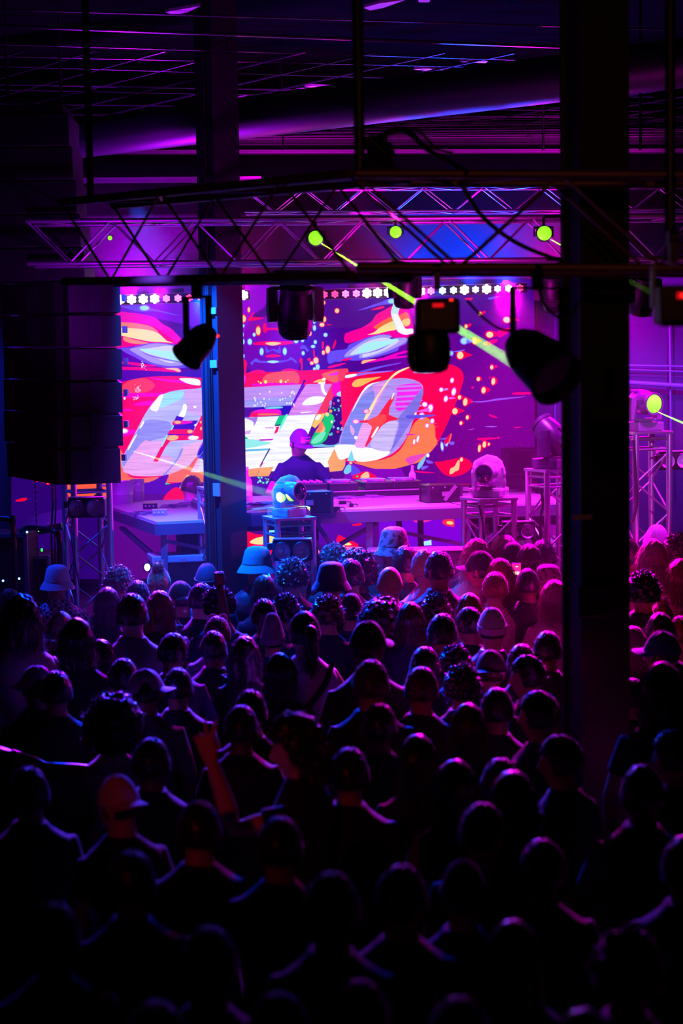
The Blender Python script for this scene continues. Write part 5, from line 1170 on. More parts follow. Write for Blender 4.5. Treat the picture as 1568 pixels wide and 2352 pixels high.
BS = dict(
    plain=body_set('plain', BELT), plain2=body_set('plain2', None, mirror(BELT), sleeves='long', collar=True), fem=body_set('fem', BELT, None, female=True, sleeves='none'), fem2=body_set('fem2', None, None, female=True, sleeves='short'),
    turnl=body_set('turnl', None, None, head_rot=(-.05,0,.6)), turnr=body_set('turnr', BELT, None, head_rot=(-.05,0,-.6), sleeves='long'), down=body_set('down', BELT, mirror(BELT), head_rot=(-.35,0,.1), sleeves='long', hood=True),
    fist=body_set('fist', None, mirror(RAISE), sleeves='short', vox=.007), phone=body_set('phone', PHONE, None, sleeves='short', vox=.007), openup=body_set('openup', OPENUP, None, vox=.007), stretch=body_set('stretch', None, mirror(STRETCH), female=True, sleeves='none', vox=.007),
    vsign=body_set('vsign', None, mirror(VSIGN), head_rot=(-.2,0,.12), sleeves='short', vox=.0055))
TOPX = dict(short=.014, buzz=.004, curly=.035, afro=.07, bigafro=.115, bob=.015, long=.014, wavy=.02, pony=.01, bun=.045, mullet=.024, cap=.02, bucket=.026, beanie=.024, pointed=.09, hood=.07)
WID = dict(short=.185, buzz=.165, curly=.22, afro=.29, bigafro=.37, bob=.2, long=.2, wavy=.22, pony=.19, bun=.19, mullet=.22, cap=.19, bucket=.26, beanie=.19, pointed=.2, hood=.23)
def person(x, y, d, Z, top, hc, skin, cloth, bs, yaw, label, hatc=None, hyaw=0, under='buzz', gnd=0, group='people in the crowd facing the stage', extra=None):
    B_ = BS[bs]; s = (Z-gnd)/(1.75+TOPX[top]+ (B_['HM'].translation.z-1.632)+.07*.118)
    p = at(x, y, d); t = thing('person', label, 'person', (p.x, d, gnd), math.radians(yaw), group, scale=s)
    link('body', B_['body'], SKIN[skin], t)
    link('shirt', B_['shirt'], CL[cloth], t); link('trousers', B_['trousers'], TRO, t); link('shoes', B_['shoes'], SHO, t)
    HM = B_['HM']; e = HM.to_euler(); loc = HM.translation
    if top in HS: link('hair', HS[top], HC[hc], t, loc, e, HS_)
    else:
        if top != 'hood': link('hair', HS[under], HC[hc], t, loc, e, HS_)
        a, b = HATS[top]; nm = {'pointed':'beanie'}.get(top, top)
        e2 = (HM.to_3x3() @ Matrix.Rotation(math.radians(hyaw), 3, 'Z') @ Matrix.Rotation(math.radians(0 if top != 'cap' else 4), 3, 'X')).to_euler()
        h = link(nm, a, hatc or CL['d'], t, loc, e2, 1.03*HS_)
        if b: link('brim' if top != 'beanie' and top != 'pointed' else 'cuff', b, hatc or CL['d'], h)
    if extra: extra(t, HM)
    return t
def X_strap(t, HM): MB().tube(spline([(.14,-.06,1.45),(.08,-.135,1.35),(-.04,-.14,1.2),(-.16,-.10,1.05)],5), .018, 8).build('shoulder_strap', CL['d'], t, smooth=True)
def X_shades(t, HM):
    g = MB()
    for s_ in (-1,1): g.sphere((s_*.033,.045,.125),(.028,.012,.016),14,8)
    g.tube([(-.07,.0,.1),(-.06,.045,.125),(.06,.045,.125),(.07,.0,.1)],.003,6); o = g.build('sunglasses', mat('pink_lens', (255,90,170), .1, coat=1), t, smooth=True); o.matrix_local = HM
def X_led(t, HM):
    q = MB(); R2 = random.Random(3)
    for i in range(26):
        a = -PI*.30-i*.028*PI*.9; q.sphere((.094*math.cos(a),.112*math.sin(a),-.01+.010*(i % 3)+R2.uniform(-.002,.002)),(.0026,.0026,.0026),6,4)
    o = q.build('led_strip', mat('cyan_led', (120,255,255), .4, emit=(90,220,255), es=5), t); o.matrix_local = HM
def X_beads(t, HM):
    q = MB(); R2 = random.Random(5)
    for i in range(46):
        d = Vector((R2.gauss(0,1),-abs(R2.gauss(0,.8)),R2.gauss(.1,.7))).normalized(); q.sphere(V(d.x*.105,d.y*.125,d.z*.14),(.006,)*3,8,6)
    props(o := q.build('beads', mat('shiny_beads', (180,200,255), .08, .9), t, smooth=True), kind='stuff'); o.matrix_local = HM
def X_pend(t, HM):
    MB().tube(spline([(.02,-.12,1.6),(.03,-.13,1.5),(.035,-.14,1.4),(.05,-.14,1.33)],4),.004,6).sphere((.052,-.145,1.31),(.012,.008,.02),10,6).build('pendant', mat('shiny_beads', (180,200,255)), t, smooth=True)
W = CL
PL = [ # x, ytop, width, top, hair, skin, cloth, body, yaw, label, (hatcloth), (hat yaw), extra
(130,1297,60,'bucket','k',1,'c','plain2',-10,'person in a checked shirt and white bucket hat left of the left tower',W['w'],0),
(271,1298,60,'curly','b',1,'d','plain',0,'person with curly violet edged hair right of the left tower'),
(316,1333,52,'short','k',0,'d','plain',6,'person with short dark hair below the curly head right of the left tower'),
(363,1292,50,'bun','r',0,'m','fem2',0,'person with hair tied in a small top bun near the bright work light'),
(245,1349,54,'long','b',0,'d','fem',-8,'person with straight shoulder length hair in front of the left tower'),
(303,1364,72,'short','b',0,'g','plain2',8,'person with wide short rim lit hair and light grey top at left'),
(366,1358,52,'wavy','r',0,'d','fem2',0,'person with reddish wavy hair right of the wide rim lit head'),
(416,1337,60,'cap','k',1,'d','turnl',10,'person in a black backwards cap looking left in front of the blue lit beanie',W['d'],180),
(474,1296,56,'beanie','k',1,'n','plain',0,'person in a close dark beanie lit bright blue left of the blue column',W['n'],0),
(462,1340,42,'short','k',0,'d','turnr',0,'person with short blue edged hair just below the blue lit beanie'),
(502,1346,60,'curly','k',1,'n','turnl',15,'person with dark curly hair turned left, below the raised fist'),
(48,1366,88,'wavy','b',0,'m','fem',0,'person with long thick wavy dark hair and bare shoulders at the left edge'),
(140,1405,62,'long','y',0,'d','fem2',-5,'person with long fair hair below the checked shirt'),
(176,1420,84,'long','k',1,'d','fem',4,'person with very dark long hair beside the fair haired one'),
(497,1416,58,'short','b',0,'g','plain',-12,'person with pink sunglasses pushed up on the hair',None,0,X_shades),
(84,1532,80,'cap','b',0,'d','plain2',20,'person in a pale dim cap at the left below the long wavy hair',W['w'],70),
(128,1542,76,'short','k',1,'d','plain',0,'dark haired person right beside the pale dim cap'),
(335,1540,74,'cap','k',1,'g','plain2',0,'person in a light cap with its violet edged brim turned back right',W['w'],-115),
(407,1536,76,'short','k',1,'d','plain2',0,'dark silhouette of a head with thin blue outline beside the light cap'),
(20,1352,36,'short','k',1,'n','plain',0,'partly cut off head at the left edge above the wavy haired one'),
(280,1514,60,'short','k',1,'d','plain',-14,'low dark head with a short violet arc of light left of the light cap'),
(232,1470,74,'bob','k',0,'d','fem2',10,'dark bobbed head in the shade left of the outstretched forearm'),
(395,1456,70,'short','k',1,'n','turnr',-10,'dark head with purple lit collar behind, left of centre'),
(560,1463,84,'wavy','k',1,'d','fem2',0,'dark wide head in front of the pointed beanie'),
(490,1450,66,'short','k',2,'d','plain2',0,'dark head below the pink sunglasses'),
(258,1592,146,'bigafro','k',1,'s','stretch',0,'person with a huge round afro rimmed magenta stretching an arm left'),
(66,1764,104,'short','k',1,'d','plain2',8,'dark head with faint violet arc at the lower left'),
(276,1786,88,'cap','k',0,'d','turnl',20,'person in a pale pinkish cap lit dim red at lower left',W['w'],150),
(345,1698,96,'short','k',2,'d','plain2',0,'dark silhouette between the afro and the raised v sign'),
(455,1844,80,'short','k',1,'d','plain',0,'dark head with small violet arc below the v sign elbow'),
(590,1254,68,'bucket','k',1,'j','turnr',12,'person in a fuzzy teal bucket hat and shiny jacket beside the blue column',W['t'],0),
(670,1281,58,'curly','b',0,'d','plain',-4,'person with curly hair and glowing cyan dots on the glasses',None,0,X_led),
(607,1321,60,'long','b',0,'n','fem2',4,'person with long straight blue edged hair below the teal bucket hat'),
(607,1376,56,'short','k',2,'n','fist',14,'person with cropped dark hair raising a fist on the left side'),
(760,1290,64,'bucket','k',1,'f','plain2',0,'person in a plain black bucket hat and patterned jacket in the centre',W['d'],0),
(768,1248,48,'curly','b',0,'d','plain',15,'person with small curly head farther back left of the three dark heads'),
(820,1259,62,'afro','k',2,'d','plain',0,'person with rounded dark afro farther back in the centre'),
(804,1284,52,'short','k',1,'d','plain2',0,'person with neat short hair right beside the black bucket hat'),
(655,1363,58,'curly','k',1,'n','plain2',0,'person with dark curls edged blue in the centre left'),
(624,1410,66,'pointed','k',1,'n','plain2',0,'person in a pointed beanie with bright blue outline',W['g'],0),
(700,1405,76,'pony','k',0,'w','fem',8,'person with a ponytail in a light top with a dark diagonal strap',None,0,X_strap),
(752,1366,54,'curly','b',0,'n','plain',0,'person with lively blue lit curls left of the smooth beanie'),
(806,1365,66,'beanie','k',1,'n','plain',0,'person in a smooth dark beanie edged light blue in the centre',W['d'],0),
(642,1501,82,'long','k',0,'d','fem2',0,'person with long black hair in front of the light top'),
(850,1518,86,'short','b',1,'d','plain2',-6,'person with thick short hair and bright purple outline in the middle'),
(575,1586,60,'short','k',1,'d','plain',0,'low dark head with faint arc right of the v sign hand'),
(552,1622,60,'short','k',2,'d','plain',0,'dim dark head just right of the raised v sign fingers'),
(877,1371,110,'bigafro','k',2,'d','plain2',0,'person with a very wide dark afro right of centre'),
(845,1430,84,'cap','k',2,'d','turnr',0,'person in a flat dark cap directly below the very wide afro',W['d'],0),
(895,1303,52,'buzz','y',0,'g','plain2',0,'person with a pale buzzed head lit magenta in the centre'),
(905,1208,52,'bucket','b',0,'d','plain',172,'person facing the camera in a patterned bucket hat before the stage',W['o'],0),
(930,1254,60,'short','k',1,'d','plain2',0,'person with full dark hair in front of the patterned bucket hat'),
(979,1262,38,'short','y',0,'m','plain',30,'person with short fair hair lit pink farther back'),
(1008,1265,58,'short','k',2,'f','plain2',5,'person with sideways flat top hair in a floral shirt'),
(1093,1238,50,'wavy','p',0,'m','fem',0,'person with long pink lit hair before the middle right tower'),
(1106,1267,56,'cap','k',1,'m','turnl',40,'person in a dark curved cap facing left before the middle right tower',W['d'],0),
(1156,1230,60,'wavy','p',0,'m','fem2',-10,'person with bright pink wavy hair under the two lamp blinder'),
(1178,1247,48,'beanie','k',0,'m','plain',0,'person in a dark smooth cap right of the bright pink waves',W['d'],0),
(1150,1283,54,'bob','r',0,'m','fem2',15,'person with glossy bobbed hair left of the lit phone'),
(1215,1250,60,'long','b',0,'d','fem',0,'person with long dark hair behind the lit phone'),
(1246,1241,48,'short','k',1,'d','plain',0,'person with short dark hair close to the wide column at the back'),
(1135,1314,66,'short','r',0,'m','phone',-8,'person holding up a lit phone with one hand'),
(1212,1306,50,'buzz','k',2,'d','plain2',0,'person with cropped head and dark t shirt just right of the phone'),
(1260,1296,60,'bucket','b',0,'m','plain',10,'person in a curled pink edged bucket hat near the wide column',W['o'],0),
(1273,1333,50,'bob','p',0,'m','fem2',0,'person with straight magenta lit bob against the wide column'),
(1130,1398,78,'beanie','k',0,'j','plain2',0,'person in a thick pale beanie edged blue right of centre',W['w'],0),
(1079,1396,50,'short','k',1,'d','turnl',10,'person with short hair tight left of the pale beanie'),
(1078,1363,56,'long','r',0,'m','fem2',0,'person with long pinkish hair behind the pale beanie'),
(1000,1362,72,'curly','k',1,'n','plain2',0,'person with dark curls below the floral shirt'),
(1015,1411,74,'short','k',1,'n','plain',0,'person with round dark head outlined violet blue below the dark curls'),
(942,1384,62,'long','b',0,'n','fem2',-8,'person with long brown hair right of the very wide afro'),
(975,1487,60,'short','k',1,'n','plain',0,'dark head with dim blue outline in the middle rows'),
(1045,1481,62,'curly','k',1,'n','plain',0,'person with blue edged curls above the beaded hair'),
(1125,1496,70,'cap','b',0,'n','plain2',0,'person in a striped dark cap lit violet on top',W['g'],180),
(1197,1481,84,'short','b',1,'d','plain2',0,'person with purple outlined full hair left of the wide column'),
(1257,1451,84,'short','k',2,'d','plain2',0,'big dark head right beside the wide column'),
(966,1534,74,'short','b',1,'d','plain',0,'person with short hair and blue lit collar in the middle'),
(1060,1526,84,'curly','k',1,'d','plain2',0,'person with shiny beads in dark curly hair',None,0,X_beads),
(1218,1506,76,'short','k',0,'d','turnl',62,'person looking left, face dimly visible, near the wide column'),
(1140,1582,80,'short','k',1,'d','plain2',0,'dark round head below the striped cap'),
(1075,1618,86,'long','b',0,'d','fem2',0,'person with long hair under a magenta top highlight'),
(1243,1589,72,'short','k',1,'n','turnl',40,'person with violet edged short hair turned left, lowest beside the wide column'),
(870,1618,64,'short','k',2,'d','plain',0,'dark head with violet blue arc below the thick purple outline'),
(800,1721,74,'short','k',1,'d','plain2',0,'dark head with purple arc right of the profile man'),
(958,1690,110,'long','k',1,'d','fem2',0,'broad dark head with faint blue sloping outline lower middle'),
(1046,1748,94,'long','k',1,'d','fem',0,'dark long haired head with tall blue outline lower right of middle'),
(1150,1745,84,'short','k',2,'d','plain',0,'dark head with blue and violet arc left of the red cheeked person'),
(1178,1775,62,'bob','b',0,'d','fem2',10,'person with bright violet outlined bobbed hair in the lower right'),
(1106,1848,78,'short','k',1,'d','plain',0,'dark head with thin violet arc below the tall blue outline'),
(1246,1932,72,'short','k',2,'d','plain',0,'dark head with violet blue arc in the lower right'),
(1295,1690,104,'short','k',1,'d','turnl',50,'dark person with a red lit cheek in front of the wide column'),
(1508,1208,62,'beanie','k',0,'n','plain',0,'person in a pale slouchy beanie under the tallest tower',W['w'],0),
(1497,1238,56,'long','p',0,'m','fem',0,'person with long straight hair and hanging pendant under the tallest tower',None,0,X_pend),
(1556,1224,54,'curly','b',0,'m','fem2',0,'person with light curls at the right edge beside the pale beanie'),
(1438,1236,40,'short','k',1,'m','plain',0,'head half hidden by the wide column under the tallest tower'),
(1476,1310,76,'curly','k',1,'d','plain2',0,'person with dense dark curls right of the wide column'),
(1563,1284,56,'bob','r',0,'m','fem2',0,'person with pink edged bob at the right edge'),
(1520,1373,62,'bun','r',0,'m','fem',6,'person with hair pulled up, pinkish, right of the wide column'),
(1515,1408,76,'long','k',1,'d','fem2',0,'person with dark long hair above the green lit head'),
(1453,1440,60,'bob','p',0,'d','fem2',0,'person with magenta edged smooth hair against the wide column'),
(1525,1453,80,'cap','k',1,'d','turnl',30,'person whose cap is lit green at the right edge',W['t'],0),  # green light on the cap is put into its teal cloth
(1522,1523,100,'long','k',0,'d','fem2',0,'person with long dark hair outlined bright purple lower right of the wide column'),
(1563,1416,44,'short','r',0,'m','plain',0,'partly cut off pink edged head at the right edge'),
(1450,1560,80,'short','k',1,'d','turnr',0,'dark head low in the crowd just right of the wide column'),
(1555,1678,100,'short','k',0,'n','turnl',40,'person with dim pinkish face cut by the right edge'),
(1475,1760,110,'short','k',2,'d','plain2',0,'large dark silhouette at the lower right'),
(920,1992,120,'short','k',1,'d','plain',0,'dark head with thin violet arc in the lower centre'),
(1062,1984,120,'beanie','k',1,'n','plain2',0,'dark blue dim head covering in the lower centre',W['n'],0),
(476,2136,140,'short','k',1,'d','plain',0,'dark head with faint blue arc at the bottom left'),
(824,2259,140,'short','k',1,'d','plain2',0,'dark head with small violet arc at the bottom centre'),
(1052,2299,130,'short','k',2,'d','plain',0,'dark head with dim blue arc at the bottom right of centre'),
(1440,2138,130,'curly','k',1,'n','plain2',0,'dark curly head with blue glints at the bottom right'),
(1345,2328,140,'long','k',1,'d','fem2',0,'dark head with blue arc cut by the bottom edge at right'),
(352,2312,130,'short','k',1,'n','plain',0,'dark head with blue glint cut by the bottom edge at left'),
(1575,1925,110,'short','k',1,'d','plain2',0,'dark head with purple arc cut by the right edge'),
(300,1960,110,'short','k',1,'n','plain2',0,'dark person with bluish creased shirt at lower left'),
(640,1880,100,'short','k',1,'d','plain',0,'nearly black head below the profile man'),
(760,2010,120,'short','k',2,'d','plain2',0,'nearly black head in the lower centre left'),
(120,2080,120,'short','k',1,'d','plain',0,'nearly black head at the lower left edge'),
(1180,2120,120,'long','k',1,'d','fem2',0,'nearly black long haired head at lower right'),
(640,2290,130,'short','k',1,'d','plain',0,'nearly black head at the bottom left of centre'),
]
ppl = []
for r_ in PL:
    x, y, w, top = r_[:4]; yy = y-(870-.0157*(x-784)); s = w/WID[top]; Z = CAMZ-yy/s; Z = max(1.56, min(1.90, Z)); d = (CAMZ-Z)*F/yy
    ppl.append([x, y, yy, d])
for d_ in ppl: d_[3] = min(d_[3], 12.25)
PIN = {}
for it in range(260):
    mv = 0
    for i in range(len(ppl)):
        for j in range(i):
            a, b = ppl[i], ppl[j]; xa = (a[0]-784)*a[3]/F; xb = (b[0]-784)*b[3]/F; dx = abs(xa-xb); mn = .39
            if dx < mn:
                need = math.sqrt(mn*mn-dx*dx)*.8; dd = a[3]-b[3]
                if abs(dd) < need:
                    # nearer one is the one lower in the picture
                    sg = 1 if (a[2] < b[2]) else -1; q = (need-sg*dd)*.25 if sg*dd < need else 0
                    a[3] += sg*q; b[3] -= sg*q; mv += q
    for a in ppl:
        lo = (CAMZ-1.98)*F/a[2]; hi = (CAMZ-1.50)*F/a[2]; a[3] = max(lo, min(hi, a[3])); 
        if a[3] > 12.3: a[3] = 12.3
        if a[0] == 1135 and a[2] < 500: a[3] = 11.55
        if 1180 < a[0] < 1330: a[3] = max(a[3], 8.75) if a[3] > 8.1 else min(a[3], 7.6)
        if 400 < a[0] < 610: a[3] = min(a[3], 12.05)
        if 1330 <= a[0] < 1500: a[3] = max(a[3], 8.75) if a[3] > 8.1 else min(a[3], 7.6)
for r_, a in zip(PL, ppl):
    x, y, w, top, hc, sk, cl_, bs, yaw, lab = r_[:10]; hatc = r_[10] if len(r_) > 10 else None; hy = r_[11] if len(r_) > 11 else 0; ex = r_[12] if len(r_) > 12 else None
    d = a[3]; Z = at(x, y, d).z
    if cl_ == 's': cl_ = 'm'
    t = person(x, y, d, Z, top, hc, sk, cl_, bs, yaw+rnd.uniform(-7,7)-math.degrees(math.atan2((x-784), F))*1.0, lab, hatc, hy, extra=ex)
    if bs == 'phone':
        M = Matrix.Translation(t.location) @ t.rotation_euler.to_matrix().to_4x4() @ Matrix.Scale(t.scale[0], 4)
        hp = M @ V(.10,.36,1.70); ph = thing('phone', 'lit phone held up and showing the stage left of the wide column', 'phone', hp, 0)
        MB().box((0,0,0),(.075,.009,.155),bev=.003).build('body', GB, ph)
        MB().box((0,-.0055,0),(.067,.002,.143)).build('display', mat('phone_screen', (60,20,60), .2, emit=(255,40,170), es=.9), ph)
        q = MB()
        for i in range(4): q.box((-.018+.012*i,-.0075,.0),(.008,.001,.03))
        q.box((.004,-.0075,.052),(.02,.001,.006)); q.build('display_picture', mat('phone_white', (255,255,255), .3, emit=(255,240,200), es=1.3), ph)
# man in profile with the v sign
person(690, 1636, 6.55, at(690,1636,6.55).z, 'mullet', 'k', 0, 'd', 'vsign', 90, 'man seen in left profile with thick hair holding up a v sign')
# ------------------------------------------------------------------ the dj
djR = dict(elbow=V(.30,.12,1.12), wrist=V(.16,.36,1.16), fwd=V(-.3,1,-.35), nrm=V(0,-.3,-1), curls=(.5,.5,.6,.6), thumb=.3, side=-1)
djL = mirror(dict(elbow=V(.36,.04,1.14), wrist=V(.20,.27,1.06), fwd=V(-.5,1,-.5), nrm=V(0,-.4,-1), curls=(.5,.55,.6,.65), thumb=.3, side=-1)); djL['side'] = 1
BS['dj'] = body_set('dj', djR, djL, vox=.0065, lean=V(0,.10,-.02), head_rot=(-.42,0,.6), sleeves='short')
hc_ = BS['dj']['HM']
def X_logo(t, HM):
    h = [c for c in t.children if c.name.startswith('cap')][0]
    MB().add([(-.05+.0125*i, .112-.02*((i-4)/4)**2+(-.012 if j else 0), .045+.055*j) for j in (0,1) for i in range(9)], [(i,i+1,i+10,i+9) for i in range(8)]).build('front_panel', mat('cap_front_pale', (235,190,215), .7), h)
    for row, (z, n_, m_) in enumerate(((.088,8,'k'),(.070,6,'r'),(.054,5,'k'))):
        q = MB()
        for i in range(n_):
            xx = (i-(n_-1)/2)*.0085; q.box((xx, .1155-.018*(xx/.05)**2-.0125*((z-.045)/.055), z), (.0055,.002,.010))
        q.build('lettering', mat('cap_text_dark', (50,10,50), .7) if m_ == 'k' else mat('cap_text_red', (255,60,60), .7), h)
pz = at(687, 984, 15.15); person(687, 984, 15.15, pz.z, 'cap', 'b', 0, 'n', 'dj', 180, 'man playing music behind the long table in trucker cap and dark t shirt', mat('cap_purple', (120,50,130), .7), 0, 'buzz', gnd=SZ, group=None, extra=X_logo)
# crouching man behind the left table: seated figure on a low case
def seated(label, px, py, Y, yaw):
    z = at(px, py, Y).z-SZ; p = at(px, py, Y); t = thing('person', label, 'person', (p.x, Y, SZ), math.radians(yaw))
    b = MB(); zo = z-1.77                                   # shift of the upper body
    def S(v): return v+V(0,0,zo)
    tor = [(.86,.155,.12),(.93,.165,.115),(1.02,.148,.105),(1.10,.138,.098),(1.20,.152,.105),(1.30,.172,.115),(1.38,.180,.105),(1.43,.150,.085),(1.465,.09,.065),(1.50,.056,.056)]
    rings(b, [(V(0,.0,zz+zo), rx, ry) for zz, rx, ry in tor]); HM = Matrix.Translation((0,.03,1.632+zo)) @ Euler((-.3,0,.1)).to_matrix().to_4x4()
    b.tube([V(0,0,1.46+zo), V(0,.01,1.55+zo), HM @ V(0,-.01,-.05)], [.062,.055,.055], 14); add_head(b, HM)
    sh = MB(); rings(sh, [(V(0,0,zz+zo), rx+.018, ry+.018) for zz, rx, ry in tor[:-1]])
    for s in (-1,1):
        Sp = S(V(s*.175,0,1.405)); e = S(V(s*.26,.12,1.17)); w_ = S(V(s*.22,.30,1.02))
        b.tube([Sp-V(s*.06,0,.03), Sp, Sp*.35+e*.65, e, w_*.85+e*.15, w_], [.05,.056,.043,.038,.029,.026], 12); add_hand(b, w_, V(0,1,-.8), V(-s,0,-.3), 1 if s > 0 else -1, (.5,.5,.6,.6), .4)
        sh.tube([Sp-V(s*.06,0,.03), Sp, Sp*.5+e*.5], [.06,.074,.066], 14)
    tr = MB(); fo = MB(); hz = .88+zo
    rings(tr, [((0,0,hz-.06),.14,.12),((0,0,hz),.178,.13),((0,0,hz+.08),.168,.12)])
    for s in (-1,1):
        kn = V(s*.14,.40,max(.42,hz)); an = V(s*.13,.30,.09)
        for q, rr in ((b,(.08,.06,.05,.036)),(tr,(.1,.08,.07,.06))): q.tube([V(s*.085,0,hz), kn, kn*.5+an*.5, an], rr, 12)
        fo.tube([an+V(0,-.07,-.05), an+V(0,0,-.04), an+V(0,.10,-.045), an+V(0,.17,-.06)], [.03,.046,.042,.02], 12)
    link('body', remesh(b, 'body_seated', .007), SKIN[0], t); link('shirt', remesh(sh, 'shirt_seated', .014, 2, .007), CL['d'], t); link('trousers', remesh(tr, 'trousers_seated', .016), TRO, t); link('shoes', remesh(fo, 'shoes_seated', .012), SHO, t)
    link('hair', HS['short'], HC['b'], t, HM.translation, HM.to_euler())
    c = thing('storage_box', 'low dark box the crouching man sits on behind the left table', 'box', (p.x, Y, SZ), math.radians(yaw)); h_ = max(.1, hz-.11); MB().box((0,-.02,h_/2),(.36,.3,h_),bev=.01).build('body', GB, c)
seated('man sitting low behind the left table, head bent toward the right', 432, 1091, 15.68, -60)
# ------------------------------------------------------------------ lamps
MAG = (1.0,.0,.80); PUR = (.42,.0,1.0); BLU = (.0,.035,1.0); PNK = (1.0,.03,.45); GRE = (.3,1.0,.02)
def spot(n, loc, to, col, w, ang=60, blend=.6, r=.06):
    l = bpy.data.lights.new(n, 'SPOT'); l.color = col; l.energy = w; l.spot_size = math.radians(ang); l.spot_blend = blend; l.shadow_soft_size = r
    o = bpy.data.objects.new(n, l); C.objects.link(o); o.location = loc; o.rotation_euler = (Vector(to)-Vector(loc)).to_track_quat('-Z','Y').to_euler(); return o
def point(n, loc, col, w, r=.05):
    l = bpy.data.lights.new(n, 'POINT'); l.color = col; l.energy = w; l.shadow_soft_size = r
    o = bpy.data.objects.new(n, l); C.objects.link(o); o.location = loc; return o
# from the rear truss toward the crowd
spot('led_wash', (-1.55,14.3,3.95), (-1.8,11.0,1.7), PUR, 6424, 40, 1)
spot('led_wash', (-1.2,14.5,3.95), (-1.0,11.2,1.7), BLU, 9932, 40, 1)
spot('led_wash', (-.4,14.5,3.95), (-.15,11.0,1.7), BLU, 9932, 40, 1)
spot('led_wash', (.7,14.5,3.95), (.75,11.2,1.7), MAG, 3255, 44, 1)
spot('led_wash', (1.5,14.5,3.95), (1.5,11.2,1.7), MAG, 6150, 46, 1)
spot('led_wash', (2.3,14.5,3.95), (2.5,11.0,1.7), MAG, 5426, 46, 1)
spot('led_wash', (.9,14.5,3.95), (.4,8.6,1.7), BLU, 408, 36, 1)
spot('led_wash', (.2,14.5,3.95), (-.6,7.0,1.7), PUR, 132, 44, 1)
# stage wash from above, front
spot('stage_wash', (1.3,12.3,4.3), (.9,13.6,2.0), (.85,.03,1), 1300, 56)
spot('stage_wash', (-.3,12.8,4.4), (-.35,15.1,2.2), (.35,0,1), 1500, 44)
spot('front_wash', (-1.0,7.7,3.95), (-1.0,12.9,2.25), (.12,.05,1), 1100, 14, .7)
spot('front_wash', (.3,7.7,3.95), (.5,12.9,2.25), (.9,.04,.9), 900, 14, .7)
spot('front_wash', (2.2,7.7,3.95), (2.3,12.9,2.3), (.6,.12,1), 1000, 14, .7)
spot('stage_wash', (-2.4,13.0,4.3), (-1.3,14.2,1.9), PUR, 700, 70)
spot('stage_wash', (3.0,12.2,4.4), (2.2,13.2,1.8), (.75,0,1), 700, 50)
spot('side_wash', (3.4,14.6,2.6), (-.6,12.8,2.0), MAG, 700, 60)
# blue from the side
spot('blue_wash', (-1.5,12.1,4.45), (-.93,12.7,2.4), (0,.09,1), 4200, 60)
spot('blue_wash', (-3.2,12.6,3.6), (-2.3,13.2,1.4), BLU, 250, 70)
spot('blue_wash', (3.6,15.6,3.8), (3.0,17.3,1.4), BLU, 250, 100)
spot('wall_wash', (2.6,15.8,4.3), (3.8,17.4,3.2), PUR, 336, 100)
spot('wall_wash', (-3.2,15.8,3.4), (-4.0,17.4,2.0), BLU, 120, 110)
# up light under the roof
spot('roof_wash', (2.5,15.0,4.9), (2.0,16.2,5.6), MAG, 112, 120)
spot('roof_wash', (-.6,15.0,4.9), (-.4,16.0,5.6), MAG, 69, 110)
spot('roof_wash', (.2,13.2,4.5), (.1,14.8,5.6), MAG, 129, 100)
spot('roof_wash', (-2.2,13.4,4.5), (-1.5,15.2,5.6), PUR, 69, 100)
spot('truss_wash', (.8,10.6,3.4), (.9,11.8,4.4), MAG, 72, 130)
spot('truss_wash', (-1.6,10.6,3.4), (-1.4,11.8,4.4), PUR, 54, 120)
# faint red light from the back of the room
spot('bar_light', (-2.2,1.0,3.6), at(600,1740,6.6), (1,.03,.07), 80, 15, 1)
spot('bar_light', (1.0,1.0,4.9), (.9,7.4,4.05), (1,.24,.12), 80, 34, 1)
# upward spots added at the led bars to make the haze glow
for x, y, c, w in ((300,686,PUR,110),(365,686,PUR,60),(558,680,MAG,12),(860,672,MAG,14),(960,650,BLU,90),(1080,656,BLU,140),(1160,660,BLU,90),(1270,662,MAG,60)):
    q = at(x, y, 14.5); spot('haze_fill', q, q+Vector((0,-.35,1)), c, w*4, 120, .8, .05)
# green beams: spots, each in an added tube of denser haze that shows it
BM = bpy.data.materials.new('beam_haze'); BM.use_nodes = True; BM.node_tree.nodes.clear()
_o = BM.node_tree.nodes.new('ShaderNodeOutputMaterial'); _v = BM.node_tree.nodes.new('ShaderNodeVolumeScatter'); _v.inputs['Density'].default_value = .12; BM.node_tree.links.new(_v.outputs[0], _o.inputs['Volume'])
def beam(a, b, w, lab, ang=3.0):
    spot('beam', a-(b-a).normalized()*.02, b, GRE, w*.6, ang, .3, .002)
    d = (b-a); n = d.normalized(); L = d.length; r = lambda x: .006+x*math.tan(math.radians(ang/2))
    props(MB().tube([a+n*.01, a+n*L*.5, b], [r(0), r(L*.5), r(L)], 16).build('light_beam', BM), lab, 'light beam', kind='stuff')
beam(at(733,556,11.34), at(1180,835,11.0), 70000, 'green light beam falling across the video wall toward the big round lamp')
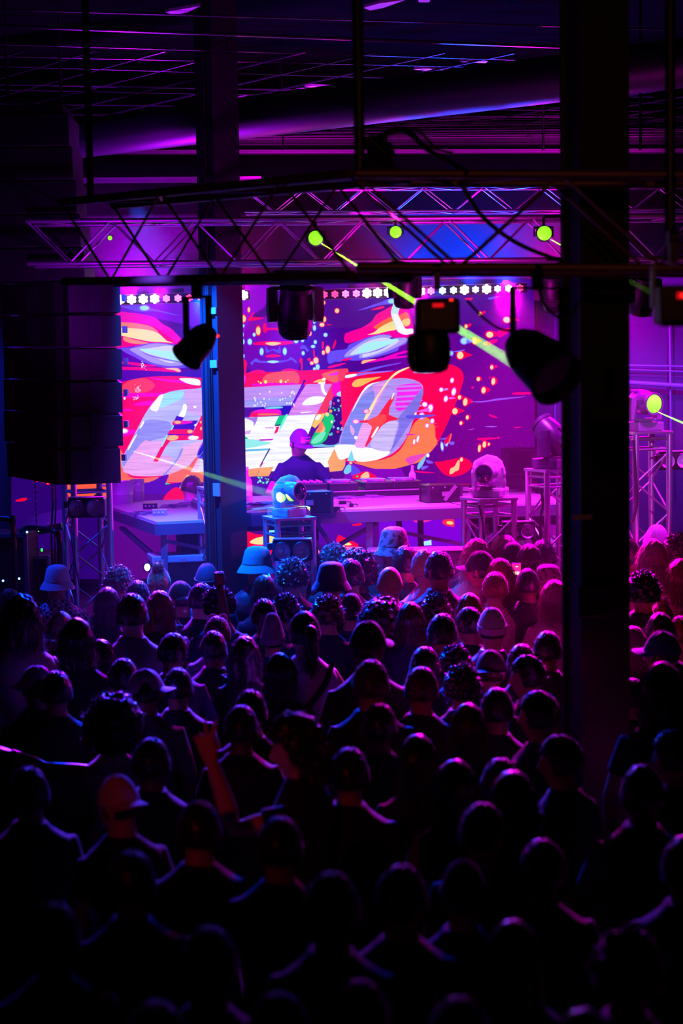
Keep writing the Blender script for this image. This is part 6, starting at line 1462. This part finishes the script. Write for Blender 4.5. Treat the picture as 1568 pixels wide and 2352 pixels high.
beam(at(1254,545,11.34), at(1330,585,11.2), 30000, 'short green beam from the truss lamp beside the wide column')
beam(at(1496,940,12.45), at(1640,1003,11.9), 26000, 'green light beam leaving the tallest tower toward the right edge')
beam(at(300,1034,11.6), at(668,1150,12.55), 9000, 'green light beam crossing the blue column toward the plastic covered lamp')
def haze():
    m = bpy.data.materials.new('haze'); m.use_nodes = True; nt = m.node_tree; nt.nodes.clear()
    o = nt.nodes.new('ShaderNodeOutputMaterial'); v = nt.nodes.new('ShaderNodeVolumeScatter'); v.inputs['Density'].default_value = HZ; v.inputs['Anisotropy'].default_value = .2
    v.inputs['Color'].default_value = (1,1,1,1); nt.links.new(v.outputs[0], o.inputs['Volume'])
    h = MB().box((0,14.15,3.0),(9,6.5,3.6)).build('stage_haze', m); props(h, 'thin theatrical haze hanging over the stage', 'haze', kind='stuff')
HZ = .0035
haze()
m2 = MATS_h = bpy.data.materials['haze'].copy(); m2.name = 'dense_haze'
for n in m2.node_tree.nodes:
    if n.type == 'VOLUME_SCATTER': n.inputs['Density'].default_value = .09
props(MB().box((0,14.75,4.08),(6,1.0,1.0)).build('glow_haze', m2), 'denser haze box added around the led bars to show their glow', 'haze', kind='stuff')  # added volume, denser than the stage haze so the glow shows
sc.view_settings.view_transform = 'Standard'; sc.view_settings.look = 'None'; sc.view_settings.exposure = 0; sc.view_settings.gamma = 1
sc.view_settings.use_curve_mapping = False
w = bpy.data.worlds.new('world'); sc.world = w; w.use_nodes = True
w.node_tree.nodes['Background'].inputs[0].default_value = (0,0,0,1); w.node_tree.nodes['Background'].inputs[1].default_value = 0
cy = sc.cycles
cy.max_bounces = 5; cy.diffuse_bounces = 1; cy.glossy_bounces = 3; cy.transmission_bounces = 4; cy.volume_bounces = 0; cy.transparent_max_bounces = 12
cy.adaptive_threshold = .04; cy.sample_clamp_indirect = 3; cy.caustics_reflective = False; cy.caustics_refractive = False
for m in bpy.data.materials:
    if m.name != 'led_picture': m.cycles.emission_sampling = 'NONE'
